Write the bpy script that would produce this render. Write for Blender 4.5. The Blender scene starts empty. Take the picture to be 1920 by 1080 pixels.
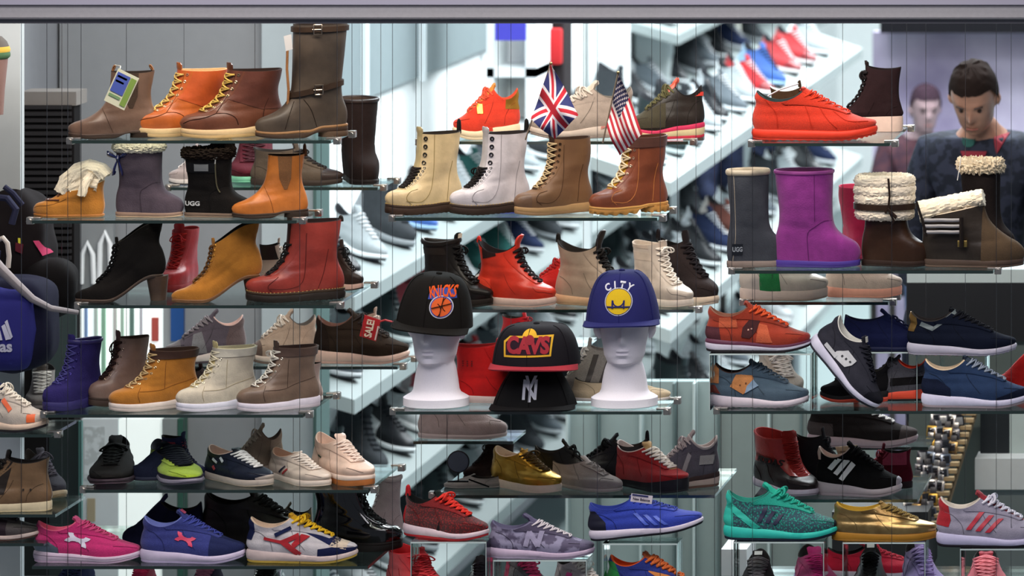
import bpy, bmesh, math, random
from mathutils import Vector, Matrix, noise
from mathutils.bvhtree import BVHTree
R = math.radians
random.seed(7)
SC = bpy.context.scene
C = SC.collection
# ---------------------------------------------------------------- camera
CX, DD, Z0 = 2.448, 13.0, 0.5
CZ = Z0 + 1680/670.0
cam = bpy.data.cameras.new('camera'); camo = bpy.data.objects.new('camera', cam); C.objects.link(camo)
camo.location = (CX, -DD, CZ); camo.rotation_euler = (R(90), 0, 0)
cam.sensor_width = 36; cam.lens = 8710/1920*36
cam.shift_x = (960-2600)/1920; cam.shift_y = -(540+600)/1920
cam.clip_end = 200
cam.dof.use_dof = True; cam.dof.focus_distance = 13.1; cam.dof.aperture_fstop = 4.5
SC.camera = camo
# ---------------------------------------------------------------- light and exposure
SC.view_settings.view_transform = 'Standard'; SC.view_settings.look = 'None'
SC.view_settings.gamma = 1; SC.view_settings.use_curve_mapping = False
SC.view_settings.exposure = 0.0
w = bpy.data.worlds.new('street'); SC.world = w; w.use_nodes = True
w.node_tree.nodes['Background'].inputs[0].default_value = (0.62, 0.66, 0.78, 1)
w.node_tree.nodes['Background'].inputs[1].default_value = 0.20
def area(name, loc, rot, sx, sy, power, col=(1, 1, 1)):
    l = bpy.data.lights.new(name, 'AREA'); l.shape = 'RECTANGLE'; l.size = sx; l.size_y = sy; l.energy = power; l.color = col
    o = bpy.data.objects.new(name, l); C.objects.link(o); o.location = loc; o.rotation_euler = [R(a) for a in rot]
    return o
area('window_strip_light', (0, -0.62, 3.0), (14, 0, 0), 3.4, 0.25, 70, (1.0, 0.88, 0.74))
area('window_strip_light', (0, -0.9, 2.75), (52, 0, 0), 3.4, 0.2, 40, (1.0, 0.93, 0.84))
for yy, pw in ((3.4, 240), (6.5, 330), (10.0, 360), (14.5, 380)):
    area('shop_ceiling_light', (0.9, yy, 3.9), (0, 12, 0), 2.6, 1.6, pw, (0.93, 0.98, 1.0))
area('shop_ceiling_light', (0.0, 1.6, 3.6), (0, 0, 0), 3.2, 0.7, 60, (0.96, 0.98, 1.0))
area('front_fill_light', (0.5, -5.0, 5.2), (58, 0, 0), 6, 1.5, 165, (1.0, 0.93, 0.97))  # unseen fill added outside to brighten the head bar and the front shoes

def pos(px, py, Y):
    k = (DD+Y)/8710.0
    return Vector((CX+(px-2600)*k, Y, CZ-(py+600)*k))
def proj(p):
    k = 8710.0/(DD+p.y)
    return (2600+(p.x-CX)*k, -600+(CZ-p.z)*k)
def ppm(Y): return 8710.0/(DD+Y)
# ---------------------------------------------------------------- materials
def lin(h):
    h = h.lstrip('#'); r = [int(h[i:i+2], 16)/255 for i in (0, 2, 4)]
    return tuple((c/12.92 if c <= .04045 else ((c+.055)/1.055)**2.4) for c in r)+(1,)
_M = {}
KIND = {  # rough, metal, noise scale, bump, colour variation, spec
 'leather': (.40, 0, 55, .14, .45, .5), 'worn': (.5, 0, 26, .15, .5, .5), 'suede': (.95, 0, 120, .25, .25, .2), 'fabric': (.85, 0, 400, .3, .12, .3),
 'knit': (.85, 0, 260, .6, .3, .3), 'rubber': (.6, 0, 90, .05, .1, .4), 'fur': (1., 0, 170, .35, .12, .1), 'patent': (.12, 0, 30, .02, .05, .7),
 'metal': (.28, 1, 40, .02, .05, .5), 'foil': (.3, .85, 22, .25, .35, .5), 'plain': (.5, 0, 20, 0, 0, .5), 'matte': (.9, 0, 20, 0, .06, .2),
 'foam': (.85, 0, 300, .12, .06, .25), 'pattern': (.8, 0, 30, .2, 1.2, .3)}
def mat(hexc, kind='leather', hex2=None):
    key = (hexc, kind, hex2)
    if key in _M: return _M[key]
    m = bpy.data.materials.new(kind+'_'+hexc); m.use_nodes = True; nt = m.node_tree; b = nt.nodes['Principled BSDF']
    ro, me, sc, bu, va, sp = KIND[kind]
    c = lin(hexc)
    if kind in ('leather', 'suede', 'knit', 'worn'): c = tuple(q*.84 for q in c[:3])+(1,)
    b.inputs['Roughness'].default_value = ro; b.inputs['Metallic'].default_value = me
    b.inputs['Specular IOR Level'].default_value = sp*(1 if sum(c[:3]) > .12 or kind in ('patent', 'metal', 'foil') else .55)
    if kind == 'patent': b.inputs['Coat Weight'].default_value = .6
    if kind in ('fur', 'suede', 'knit'):
        b.inputs['Sheen Weight'].default_value = .22 if sum(c[:3]) > .25 else 0
    tc = nt.nodes.new('ShaderNodeTexCoord')
    if kind == 'knit' and hex2:
        n = nt.nodes.new('ShaderNodeTexVoronoi'); n.inputs['Scale'].default_value = sc*.7; fac = n.outputs['Distance']
    else:
        n = nt.nodes.new('ShaderNodeTexNoise'); n.inputs['Scale'].default_value = sc if kind not in ('leather', 'suede', 'worn') else sc*.4
        n.inputs['Detail'].default_value = 4; fac = n.outputs['Fac']
    nt.links.new(tc.outputs['Object'], n.inputs['Vector'])
    rp = nt.nodes.new('ShaderNodeMapRange'); rp.inputs[1].default_value = .3; rp.inputs[2].default_value = .7
    if kind == 'pattern': rp.inputs[1].default_value = .46; rp.inputs[2].default_value = .54
    if kind == 'knit' and hex2: rp.inputs[1].default_value = .25; rp.inputs[2].default_value = .5
    nt.links.new(fac, rp.inputs[0])
    mx = nt.nodes.new('ShaderNodeMix'); mx.data_type = 'RGBA'
    nt.links.new(rp.outputs[0], mx.inputs[0])
    if hex2: c1, c2 = c, lin(hex2)
    else:
        c1 = tuple(min(1, q*(1+va*.3)) for q in c[:3])+(1,); c2 = tuple(q*(1-va*.45) for q in c[:3])+(1,)
    mx.inputs[6].default_value = c1; mx.inputs[7].default_value = c2
    nt.links.new(mx.outputs[2], b.inputs['Base Color'])
    if bu:
        n2 = nt.nodes.new('ShaderNodeTexNoise'); n2.inputs['Scale'].default_value = sc*2.2; n2.inputs['Detail'].default_value = 3
        nt.links.new(tc.outputs['Object'], n2.inputs['Vector'])
        bp = nt.nodes.new('ShaderNodeBump'); bp.inputs['Strength'].default_value = bu; bp.inputs['Distance'].default_value = .004
        nt.links.new(n2.outputs['Fac'], bp.inputs['Height']); nt.links.new(bp.outputs[0], b.inputs['Normal'])
    _M[key] = m; return m
def glassmat(name, tint, refl=.12, rough=.03, alpha_tint=1.0):
    if name in _M: return _M[name]
    m = bpy.data.materials.new(name); m.use_nodes = True; nt = m.node_tree; nt.nodes.clear()
    o = nt.nodes.new('ShaderNodeOutputMaterial'); t = nt.nodes.new('ShaderNodeBsdfTransparent'); t.inputs[0].default_value = tint
    g = nt.nodes.new('ShaderNodeBsdfGlossy'); g.inputs['Roughness'].default_value = rough
    g.inputs[0].default_value = (.9, .95, .95, 1)
    x = nt.nodes.new('ShaderNodeMixShader'); x.inputs[0].default_value = refl
    if refl > 0:
        f = nt.nodes.new('ShaderNodeFresnel'); f.inputs[0].default_value = 1.45
        a = nt.nodes.new('ShaderNodeMath'); a.operation = 'MULTIPLY_ADD'; a.inputs[1].default_value = 1.0; a.inputs[2].default_value = refl
        a.use_clamp = True; nt.links.new(f.outputs[0], a.inputs[0]); nt.links.new(a.outputs[0], x.inputs[0])
    nt.links.new(t.outputs[0], x.inputs[1]); nt.links.new(g.outputs[0], x.inputs[2]); nt.links.new(x.outputs[0], o.inputs[0])
    _M[name] = m; return m
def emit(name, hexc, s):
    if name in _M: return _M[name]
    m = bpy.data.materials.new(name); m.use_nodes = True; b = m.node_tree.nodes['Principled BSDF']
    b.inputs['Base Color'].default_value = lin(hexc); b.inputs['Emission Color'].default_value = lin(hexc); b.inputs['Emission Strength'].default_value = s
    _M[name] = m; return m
# ---------------------------------------------------------------- object helpers
def obj(name, bm, m, parent=None, smooth=True, recalc=True):
    if recalc: bmesh.ops.recalc_face_normals(bm, faces=bm.faces[:])
    me = bpy.data.meshes.new(name); bm.to_mesh(me); bm.free()
    for mm in (m if isinstance(m, (list, tuple)) else [m]): me.materials.append(mm)
    if smooth:
        for p in me.polygons: p.use_smooth = True
        try: me.set_sharp_from_angle(angle=R(42))
        except Exception: pass
    o = bpy.data.objects.new(name, me); C.objects.link(o)
    if parent: o.parent = parent
    return o
def tag(o, label, cat, group=None, kind=None):
    if label: o['label'] = label
    if cat: o['category'] = cat
    if group: o['group'] = group
    if kind: o['kind'] = kind
    return o
def empty(name, loc, label=None, cat=None, group=None):
    o = bpy.data.objects.new(name, None); C.objects.link(o); o.location = loc; o.empty_display_size = .02
    return tag(o, label, cat, group)
def struct(name, bm, m, smooth=False):
    o = obj(name, bm, m, smooth=smooth); o['kind'] = 'structure'; return o
def box(bm, x0, x1, y0, y1, z0, z1, bev=0):
    t = bmesh.new()
    bmesh.ops.create_cube(t, size=1)
    for v in t.verts: v.co = Vector(((x0+x1)/2+v.co.x*(x1-x0), (y0+y1)/2+v.co.y*(y1-y0), (z0+z1)/2+v.co.z*(z1-z0)))
    if bev: bmesh.ops.bevel(t, geom=t.edges[:], offset=bev, segments=2, affect='EDGES', profile=.5)
    add(bm, t); return bm
def add(bm, t, M=None):
    if M is not None: bmesh.ops.transform(t, matrix=M, verts=t.verts[:])
    me = bpy.data.meshes.new('tmp'); t.to_mesh(me); t.free(); bm.from_mesh(me); bpy.data.meshes.remove(me)
def solid(bm, geom=None, thickness=.001):
    bm.normal_update(); bmesh.ops.solidify(bm, geom=bm.faces[:], thickness=thickness)
def tube(bm, pts, r, n=7, closed=False, flat=1.0):
    pts = [Vector(p) for p in pts]; N = len(pts); rings = []; up = None
    for i, p in enumerate(pts):
        a = pts[(i-1) % N] if (closed or i > 0) else p; b = pts[(i+1) % N] if (closed or i < N-1) else p
        d = (b-a)
        if d.length < 1e-9: d = Vector((0, 0, 1))
        d.normalize()
        if up is None: up = Vector((0, 0, 1)) if abs(d.z) < .9 else Vector((1, 0, 0))
        s = d.cross(up)
        if s.length < 1e-6: s = d.orthogonal()
        s.normalize(); up = s.cross(d).normalized()
        rr = r(i/(N-1)) if callable(r) else r
        rings.append([bm.verts.new(p+(s*math.cos(6.28318*k/n)+up*math.sin(6.28318*k/n)*flat)*rr) for k in range(n)])
    M = N if closed else N-1
    for i in range(M):
        A, B = rings[i], rings[(i+1) % N]
        for k in range(n): bm.faces.new((A[k], A[(k+1) % n], B[(k+1) % n], B[k]))
    if not closed:
        bm.faces.new(rings[0][::-1]); bm.faces.new(rings[-1])
    return bm
def cyl(bm, a, b, r, n=12): return tube(bm, [a, b], r, n)
def torus(bm, c, nrm, R1, r, n=12, m=5):
    nrm = nrm.normalized(); u = nrm.orthogonal().normalized(); v = nrm.cross(u)
    return tube(bm, [c+(u*math.cos(6.28318*i/n)+v*math.sin(6.28318*i/n))*R1 for i in range(n)], r, m, True)
def lathe(bm, prof, n=24, c=(0, 0, 0)):
    rs = []
    for r, z in prof: rs.append([bm.verts.new((c[0]+r*math.cos(6.28318*k/n), c[1]+r*math.sin(6.28318*k/n), c[2]+z)) for k in range(n)])
    for a, b in zip(rs, rs[1:]):
        for k in range(n): bm.faces.new((a[k], a[(k+1) % n], b[(k+1) % n], b[k]))
    bm.faces.new(rs[0][::-1]); bm.faces.new(rs[-1]); return bm
def bl(p, t):  # smooth curve through points, t in 0..1 by arc length
    return p.at(t)
class Spl:
    def __init__(s, pts, n=120):
        P = [Vector((a, 0, b)) for a, b in pts]; out = []
        for i in range(len(P)-1):
            p0 = P[i-1] if i else P[0]*2-P[1]; p1, p2 = P[i], P[i+1]; p3 = P[i+2] if i+2 < len(P) else P[-1]*2-P[-2]
            for k in range(10):
                t = k/10
                out.append(.5*((2*p1)+(-p0+p2)*t+(2*p0-5*p1+4*p2-p3)*t*t+(-p0+3*p1-3*p2+p3)*t**3))
        out.append(P[-1]); s.p = out; s.l = [0]
        for a, b in zip(out, out[1:]): s.l.append(s.l[-1]+(b-a).length)
    def at(s, t):
        L = s.l[-1]*max(0, min(1, t)); lo, hi = 0, len(s.l)-1
        while hi-lo > 1:
            m = (lo+hi)//2
            if s.l[m] <= L: lo = m
            else: hi = m
        d = s.l[hi]-s.l[lo]; f = (L-s.l[lo])/d if d > 0 else 0
        return s.p[lo].lerp(s.p[hi], f)
def interp(tab, x):
    if x <= tab[0][0]: return tab[0][1]
    for (a, b), (c, d) in zip(tab, tab[1:]):
        if x <= c:
            t = (x-a)/(c-a); t = t*t*(3-2*t); return b+(d-b)*t
    return tab[-1][1]
def sm(t): t = max(0, min(1, t)); return t*t*(3-2*t)
# ---------------------------------------------------------------- footwear
FOOT = [(0, .118), (.1, .128), (.3, .118), (.5, .138), (.7, .168), (.82, .165), (.93, .14), (1, .11)]
FOOTP = [(0, .10), (.1, .118), (.3, .108), (.5, .122), (.7, .145), (.82, .13), (.93, .09), (1, .05)]
ST = {
 'runner': dict(F=[(.975, .06), (1.0, .105), (.985, .145), (.94, .175), (.86, .205), (.76, .25), (.66, .305), (.57, .365), (.49, .42), (.43, .455)],
   B=[(.03, .10), (-.0, .17), (.01, .25), (.03, .32), (.02, .38), (.035, .43)], W1=.092, dip=.10, sole=[(0, .125), (.35, .105), (.7, .075), (1, .075)], spring=.05, out=.025, lz=(.44, .93), rows=7, lw=.055),
 'court': dict(F=[(.97, .05), (1.0, .11), (.985, .16), (.93, .19), (.85, .215), (.75, .255), (.66, .31), (.57, .37), (.49, .42)],
   B=[(.03, .10), (.0, .16), (.01, .24), (.03, .31), (.03, .39), (.05, .42)], W1=.10, dip=.08, sole=[(0, .10), (.4, .085), (1, .085)], spring=.025, out=.018, lz=(.45, .92), rows=7, lw=.06),
 'slip': dict(F=[(.97, .03), (1.0, .08), (.985, .13), (.93, .165), (.85, .19), (.76, .235), (.68, .29), (.6, .34), (.54, .375)],
   B=[(.03, .06), (.0, .13), (.02, .22), (.03, .3), (.04, .36)], W1=.10, dip=.07, sole=[(0, .055), (.4, .045), (1, .045)], spring=.02, out=.012, lz=(.5, .9), rows=4, lw=.04),
 'mid': dict(F=[(.97, .05), (1.0, .12), (.985, .17), (.93, .215), (.84, .25), (.75, .30), (.67, .37), (.60, .45), (.55, .53), (.52, .60)],
   B=[(.03, .10), (.0, .17), (.02, .28), (.05, .4), (.05, .5), (.03, .60)], W1=.12, dip=.06, sole=[(0, .11), (.4, .095), (1, .08)], spring=.03, out=.02, lz=(.42, .95), rows=7, lw=.065),
 'high': dict(F=[(.97, .05), (1.0, .12), (.985, .17), (.93, .215), (.84, .25), (.75, .30), (.67, .37), (.60, .46), (.55, .58), (.53, .70), (.53, .80)],
   B=[(.03, .10), (.0, .17), (.02, .28), (.06, .42), (.06, .6), (.03, .78)], W1=.135, dip=.04, sole=[(0, .11), (.4, .095), (1, .09)], spring=.03, out=.02, lz=(.38, .93), rows=8, lw=.07),
 'boot': dict(F=[(.97, .05), (1.0, .12), (.985, .19), (.94, .245), (.85, .275), (.76, .315), (.68, .38), (.62, .46), (.58, .56), (.555, .66), (.55, .74)],
   B=[(.04, .08), (.02, .16), (.035, .26), (.075, .40), (.085, .52), (.06, .64), (.045, .73)], W1=.155, dip=.015, sole=[(0, .12), (.3, .115), (.45, .10), (1, .095)], spring=.03, out=.04, lz=(.40, .95), rows=7, lw=.08),
 'dm': dict(F=[(.97, .07), (1.0, .15), (.985, .21), (.94, .26), (.85, .29), (.76, .33), (.69, .40), (.635, .49), (.60, .62), (.585, .78), (.58, .93)],
   B=[(.04, .10), (.02, .18), (.035, .30), (.085, .44), (.095, .58), (.07, .76), (.05, .93)], W1=.17, dip=.012, sole=[(0, .13), (.3, .125), (.5, .115), (1, .115)], spring=.035, out=.09, lz=(.36, .97), rows=8, lw=.085),
 'chelsea': dict(F=[(.97, .05), (1.0, .10), (.985, .15), (.93, .19), (.83, .225), (.73, .28), (.65, .35), (.59, .44), (.555, .56), (.54, .70), (.535, .80)],
   B=[(.04, .08), (.02, .15), (.04, .27), (.09, .42), (.10, .55), (.08, .68), (.06, .80)], W1=.135, dip=.02, sole=[(0, .10), (.3, .09), (.45, .065), (1, .055)], spring=.03, out=.03, lz=None, rows=0, lw=.05),
 'moc': dict(F=[(.97, .03), (1.0, .09), (.985, .17), (.94, .22), (.85, .25), (.75, .29), (.65, .36), (.58, .43)],
   B=[(.03, .06), (.0, .17), (.01, .3), (.02, .45), (.0, .58)], W1=.16, dip=.05, sole=[(0, .05), (1, .05)], spring=.02, out=.02, lz=None, rows=0, lw=.05),
 'ugg': dict(F=[(.97, .04), (1.0, .12), (.985, .20), (.94, .26), (.86, .305), (.78, .35), (.715, .42), (.685, .52), (.68, .7), (.685, .86), (.69, 1.02)],
   B=[(.05, .08), (.03, .18), (.04, .32), (.075, .46), (.08, .62), (.05, .84), (.03, 1.02)], W1=.24, dip=.0, sole=[(0, .075), (1, .065)], spring=.015, out=.02, lz=None, rows=0, lw=.05),
 'engineer': dict(F=[(.97, .05), (1.0, .11), (.985, .17), (.93, .215), (.84, .25), (.75, .30), (.67, .38), (.62, .50), (.605, .70), (.60, .95), (.595, 1.22)],
   B=[(.04, .10), (.02, .18), (.03, .30), (.075, .44), (.08, .60), (.05, .90), (.02, 1.22)], W1=.20, dip=.0, sole=[(0, .135), (.28, .125), (.45, .085), (1, .065)], spring=.03, out=.035, lz=None, rows=0, lw=.05),
 'heels': dict(F=[(.97, .03), (1.0, .07), (.985, .12), (.93, .16), (.85, .19), (.77, .24), (.70, .31), (.64, .38), (.60, .46), (.57, .56), (.56, .66)],
   B=[(.06, .05), (.02, .10), (.01, .2), (.04, .34), (.08, .45), (.07, .56), (.05, .66)], W1=.13, dip=.01, sole=[(0, .045), (1, .05)], spring=.01, out=.02, lz=(.42, .97), rows=9, lw=.05),
}
class Upper:
    def __init__(s, st, lift=0, pointy=False, ws=1.0):
        s.F = Spl(st['F']); s.B = Spl(st['B']); s.W1 = st['W1']; s.dip = st['dip']; s.sole = st['sole']; s.lift = lift
        s.foot = FOOTP if pointy else FOOT; s.ws = ws; s.spring = st['spring']
        s.x0 = s.B.at(0).x; s.x1 = s.F.at(0).x
    def lf(s, x): return s.lift*sm((.66-x)/.52)
    def zb(s, x): return s.spring*max(0, (x-.70)/.30)**2 + .012*max(0, (.08-x)/.08)**2
    def zt(s, x): return interp(s.sole, x)+.8*s.spring*max(0, (x-.70)/.30)**2
    def P(s, v, th):
        f, b = s.F.at(v), s.B.at(v); t = .5*(1+math.cos(th)); x = b.x+(f.x-b.x)*t; z = b.z+(f.z-b.z)*t
        if v < .3:
            f0, b0 = s.F.at(0), s.B.at(0); k = 1-sm(v/.3)
            z += k*((s.zt(x)-.02)-(b0.z+(f0.z-b0.z)*t))
        z -= s.dip*sm((v-.45)/.55)*(4*t*(1-t))**.8*1.0
        sn = math.sin(th); sg = 1 if sn >= 0 else -1; p = .62+.28*v
        k = sm(v*1.05)**1.1
        w = interp(s.foot, x)*s.ws*(1-k)+s.W1*k
        w *= (1+.10*math.sin(math.pi*min(1, v*2.6))*(1 if v < .385 else 0))
        zz = z*1.0
        w *= 1+.05*noise.noise(Vector((x*5, sg*3.3, zz*5)))+.045*noise.noise(Vector((x*4+5, sg*2.2, zz*17)))*math.exp(-((v-.5)/.3)**2)
        y = sg*abs(sn)**p*w
        return Vector((x, y, z+s.lf(x)))
    def N(s, v, th, e=.01):
        v2 = min(1, v+e); v1 = max(0, v-e)
        n = (s.P(v, th+e)-s.P(v, th-e)).cross(s.P(v2, th)-s.P(v1, th))
        if n.length < 1e-9: n = Vector((1, 0, 1))
        return n.normalized()
    def th(s, v, y):
        lo, hi = 0, 1.5
        for _ in range(18):
            m = (lo+hi)/2
            if s.P(v, m).y < abs(y): lo = m
            else: hi = m
        return lo if y >= 0 else -lo
    def S(s, v, y, off=0):
        t = s.th(v, y); return s.P(v, t)+s.N(v, t)*off
    def mesh(s, nv=26, nt=56):
        bm = bmesh.new(); rs = []
        for i in range(nv+1):
            v = i/nv; rs.append([bm.verts.new(s.P(v, 6.283185*k/nt)) for k in range(nt)])
        for a, b in zip(rs, rs[1:]):
            for k in range(nt): bm.faces.new((a[k], a[(k+1) % nt], b[(k+1) % nt], b[k]))
        return bm
    def outline(s, sc, n, x0=None, x1=None):
        x0 = s.x0-.02 if x0 is None else x0; x1 = s.x1+.02 if x1 is None else x1; out = []
        for k in range(n):
            th = 6.283185*k/n; t = .5*(1+math.cos(th)); x = x0+(x1-x0)*t; sn = math.sin(th)
            out.append((x, (1 if sn >= 0 else -1)*abs(sn)**.6*(interp(s.foot, x)*s.ws*sc)))
        return out
def slab(up, sc, zb, zt, n=72, x0=None, x1=None, bulge=.008, lug=0, lift=True, lugn=3):
    bm = bmesh.new(); o = up.outline(sc, n, x0, x1); rs = []
    for j, f in enumerate((0, .12, .5, .88, 1)):
        r = []
        for k, (x, y) in enumerate(o):
            b, t = zb(x), zt(x); z = b+(t-b)*f; e = bulge*(1-(2*f-1)**4)
            if lug and f < .2 and (k//lugn) % 2 == 0: z = b+(t-b)*f+lug; e -= lug*.3
            ln = math.hypot(x-.5, y*3) or 1
            r.append(bm.verts.new((x+e*(x-.5)/ln, y+e*(y*3)/ln, z+(up.lf(x) if lift else 0))))
        rs.append(r)
    for a, b in zip(rs, rs[1:]):
        for k in range(n): bm.faces.new((a[k], a[(k+1) % n], b[(k+1) % n], b[k]))
    for r, fl in ((rs[0], 1), (rs[-1], 0)):
        for k in range(n//2):
            q = [r[k], r[k+1], r[(n-k-1) % n], r[(n-k) % n]]
            u = []
            for z in q:
                if z not in u: u.append(z)
            if len(u) > 2: bm.faces.new(u[::-1] if not fl else u)
    return bm
def cutpoly(bm, poly):
    """keep the part of bm inside a convex polygon given in side view (x,z)"""
    n = len(poly); cx = sum(p[0] for p in poly)/n; cz = sum(p[1] for p in poly)/n
    for i in range(n):
        a, b = poly[i], poly[(i+1) % n]; d = (b[0]-a[0], b[1]-a[1]); nr = Vector((d[1], 0, -d[0]))
        if nr.x*(cx-a[0])+nr.z*(cz-a[1]) > 0: nr = -nr
        if nr.length < 1e-9: continue
        bmesh.ops.bisect_plane(bm, geom=bm.verts[:]+bm.edges[:]+bm.faces[:], plane_co=(a[0], 0, a[1]), plane_no=nr.normalized(), clear_outer=True, clear_inner=False)
        if not bm.faces: break
    return bm
def shell(bm, off, th):
    bm.normal_update()
    for v in bm.verts: v.co += v.normal*off
    if bm.faces: solid(bm, geom=bm.faces[:], thickness=th)
    return bm
def panel(up, polys, off=.004, res=(30, 72)):
    out = bmesh.new()
    for p in polys:
        b = up.mesh(*res); cutpoly(b, p); shell(b, off, off*.9); add(out, b)
    return out
def poly_bm(polys, maxe=.03):
    bm = bmesh.new()
    for p in polys:
        vs = [bm.verts.new((x, 0, z)) for x, z in p]
        try: bm.faces.new(vs)
        except Exception: pass
    return fine(bm, maxe)
def fine(bm, maxe):
    bmesh.ops.triangulate(bm, faces=bm.faces[:])
    for _ in range(5):
        es = [e for e in bm.edges if e.calc_length() > maxe]
        if not es: break
        bmesh.ops.subdivide_edges(bm, edges=es, cuts=1)
        bmesh.ops.triangulate(bm, faces=bm.faces[:])
    return bm
def text_bm(txt, size=1.0, bold=.0, shear=0, spacing=1.0):
    cu = bpy.data.curves.new('t', 'FONT'); cu.body = txt; cu.size = size; cu.align_x = 'CENTER'; cu.align_y = 'CENTER'; cu.offset = bold; cu.shear = shear; cu.space_character = spacing; cu.resolution_u = 3
    o = bpy.data.objects.new('t', cu); C.objects.link(o); dg = bpy.context.evaluated_depsgraph_get(); me = bpy.data.meshes.new_from_object(o.evaluated_get(dg))
    bm = bmesh.new(); bm.from_mesh(me); bpy.data.objects.remove(o); bpy.data.meshes.remove(me); bpy.data.curves.remove(cu)
    for v in bm.verts: v.co = Vector((v.co.x, 0, v.co.y))
    return bm
def project(bm, bvh, side, off=.004, th=.003, yc=None):
    """drop a flat (x,z) mesh onto a surface along y; side=-1: seen from -y"""
    dead = []
    for v in bm.verts:
        h = bvh.ray_cast(Vector((v.co.x, side*3, v.co.z)), Vector((0, -side, 0)))
        if h[0] is None or (yc is not None and h[0].y*side < yc): dead.append(v); continue
        n = h[1] if h[1].y*side > 0 else -h[1]
        v.co = h[0]+n*off
    if dead: bmesh.ops.delete(bm, geom=dead, context='VERTS')
    if bm.faces and th: solid(bm, geom=bm.faces[:], thickness=th)
    return bm
def place2d(bm, x, z, sx, ang=0, mirror=1, sz=None):
    ca, sa = math.cos(R(ang)), math.sin(R(ang)); sz = sz or sx
    for v in bm.verts:
        a, b = v.co.x*sx, v.co.z*sz; v.co = Vector((x+mirror*(a*ca-b*sa), 0, z+(a*sa+b*ca)))
    return bm
def furball(bm, pts, r, amp, n=14, flat=1.0, seed=0, closed=True):
    t = bmesh.new(); tube(t, pts, r, n, closed, flat); bmesh.ops.subdivide_edges(t, edges=t.edges[:], cuts=2, use_grid_fill=True); t.normal_update()
    for v in t.verts:
        q = v.co*42+Vector((seed, 0, 0)); q2 = v.co*120+Vector((seed, 3, 0))
        v.co += v.normal*amp*(.55*noise.noise(q)+.75*noise.noise(q2))
    add(bm, t); return bm
def rect2(x0, z0, x1, z1): return [(x0, z0), (x1, z0), (x1, z1), (x0, z1)]

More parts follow.
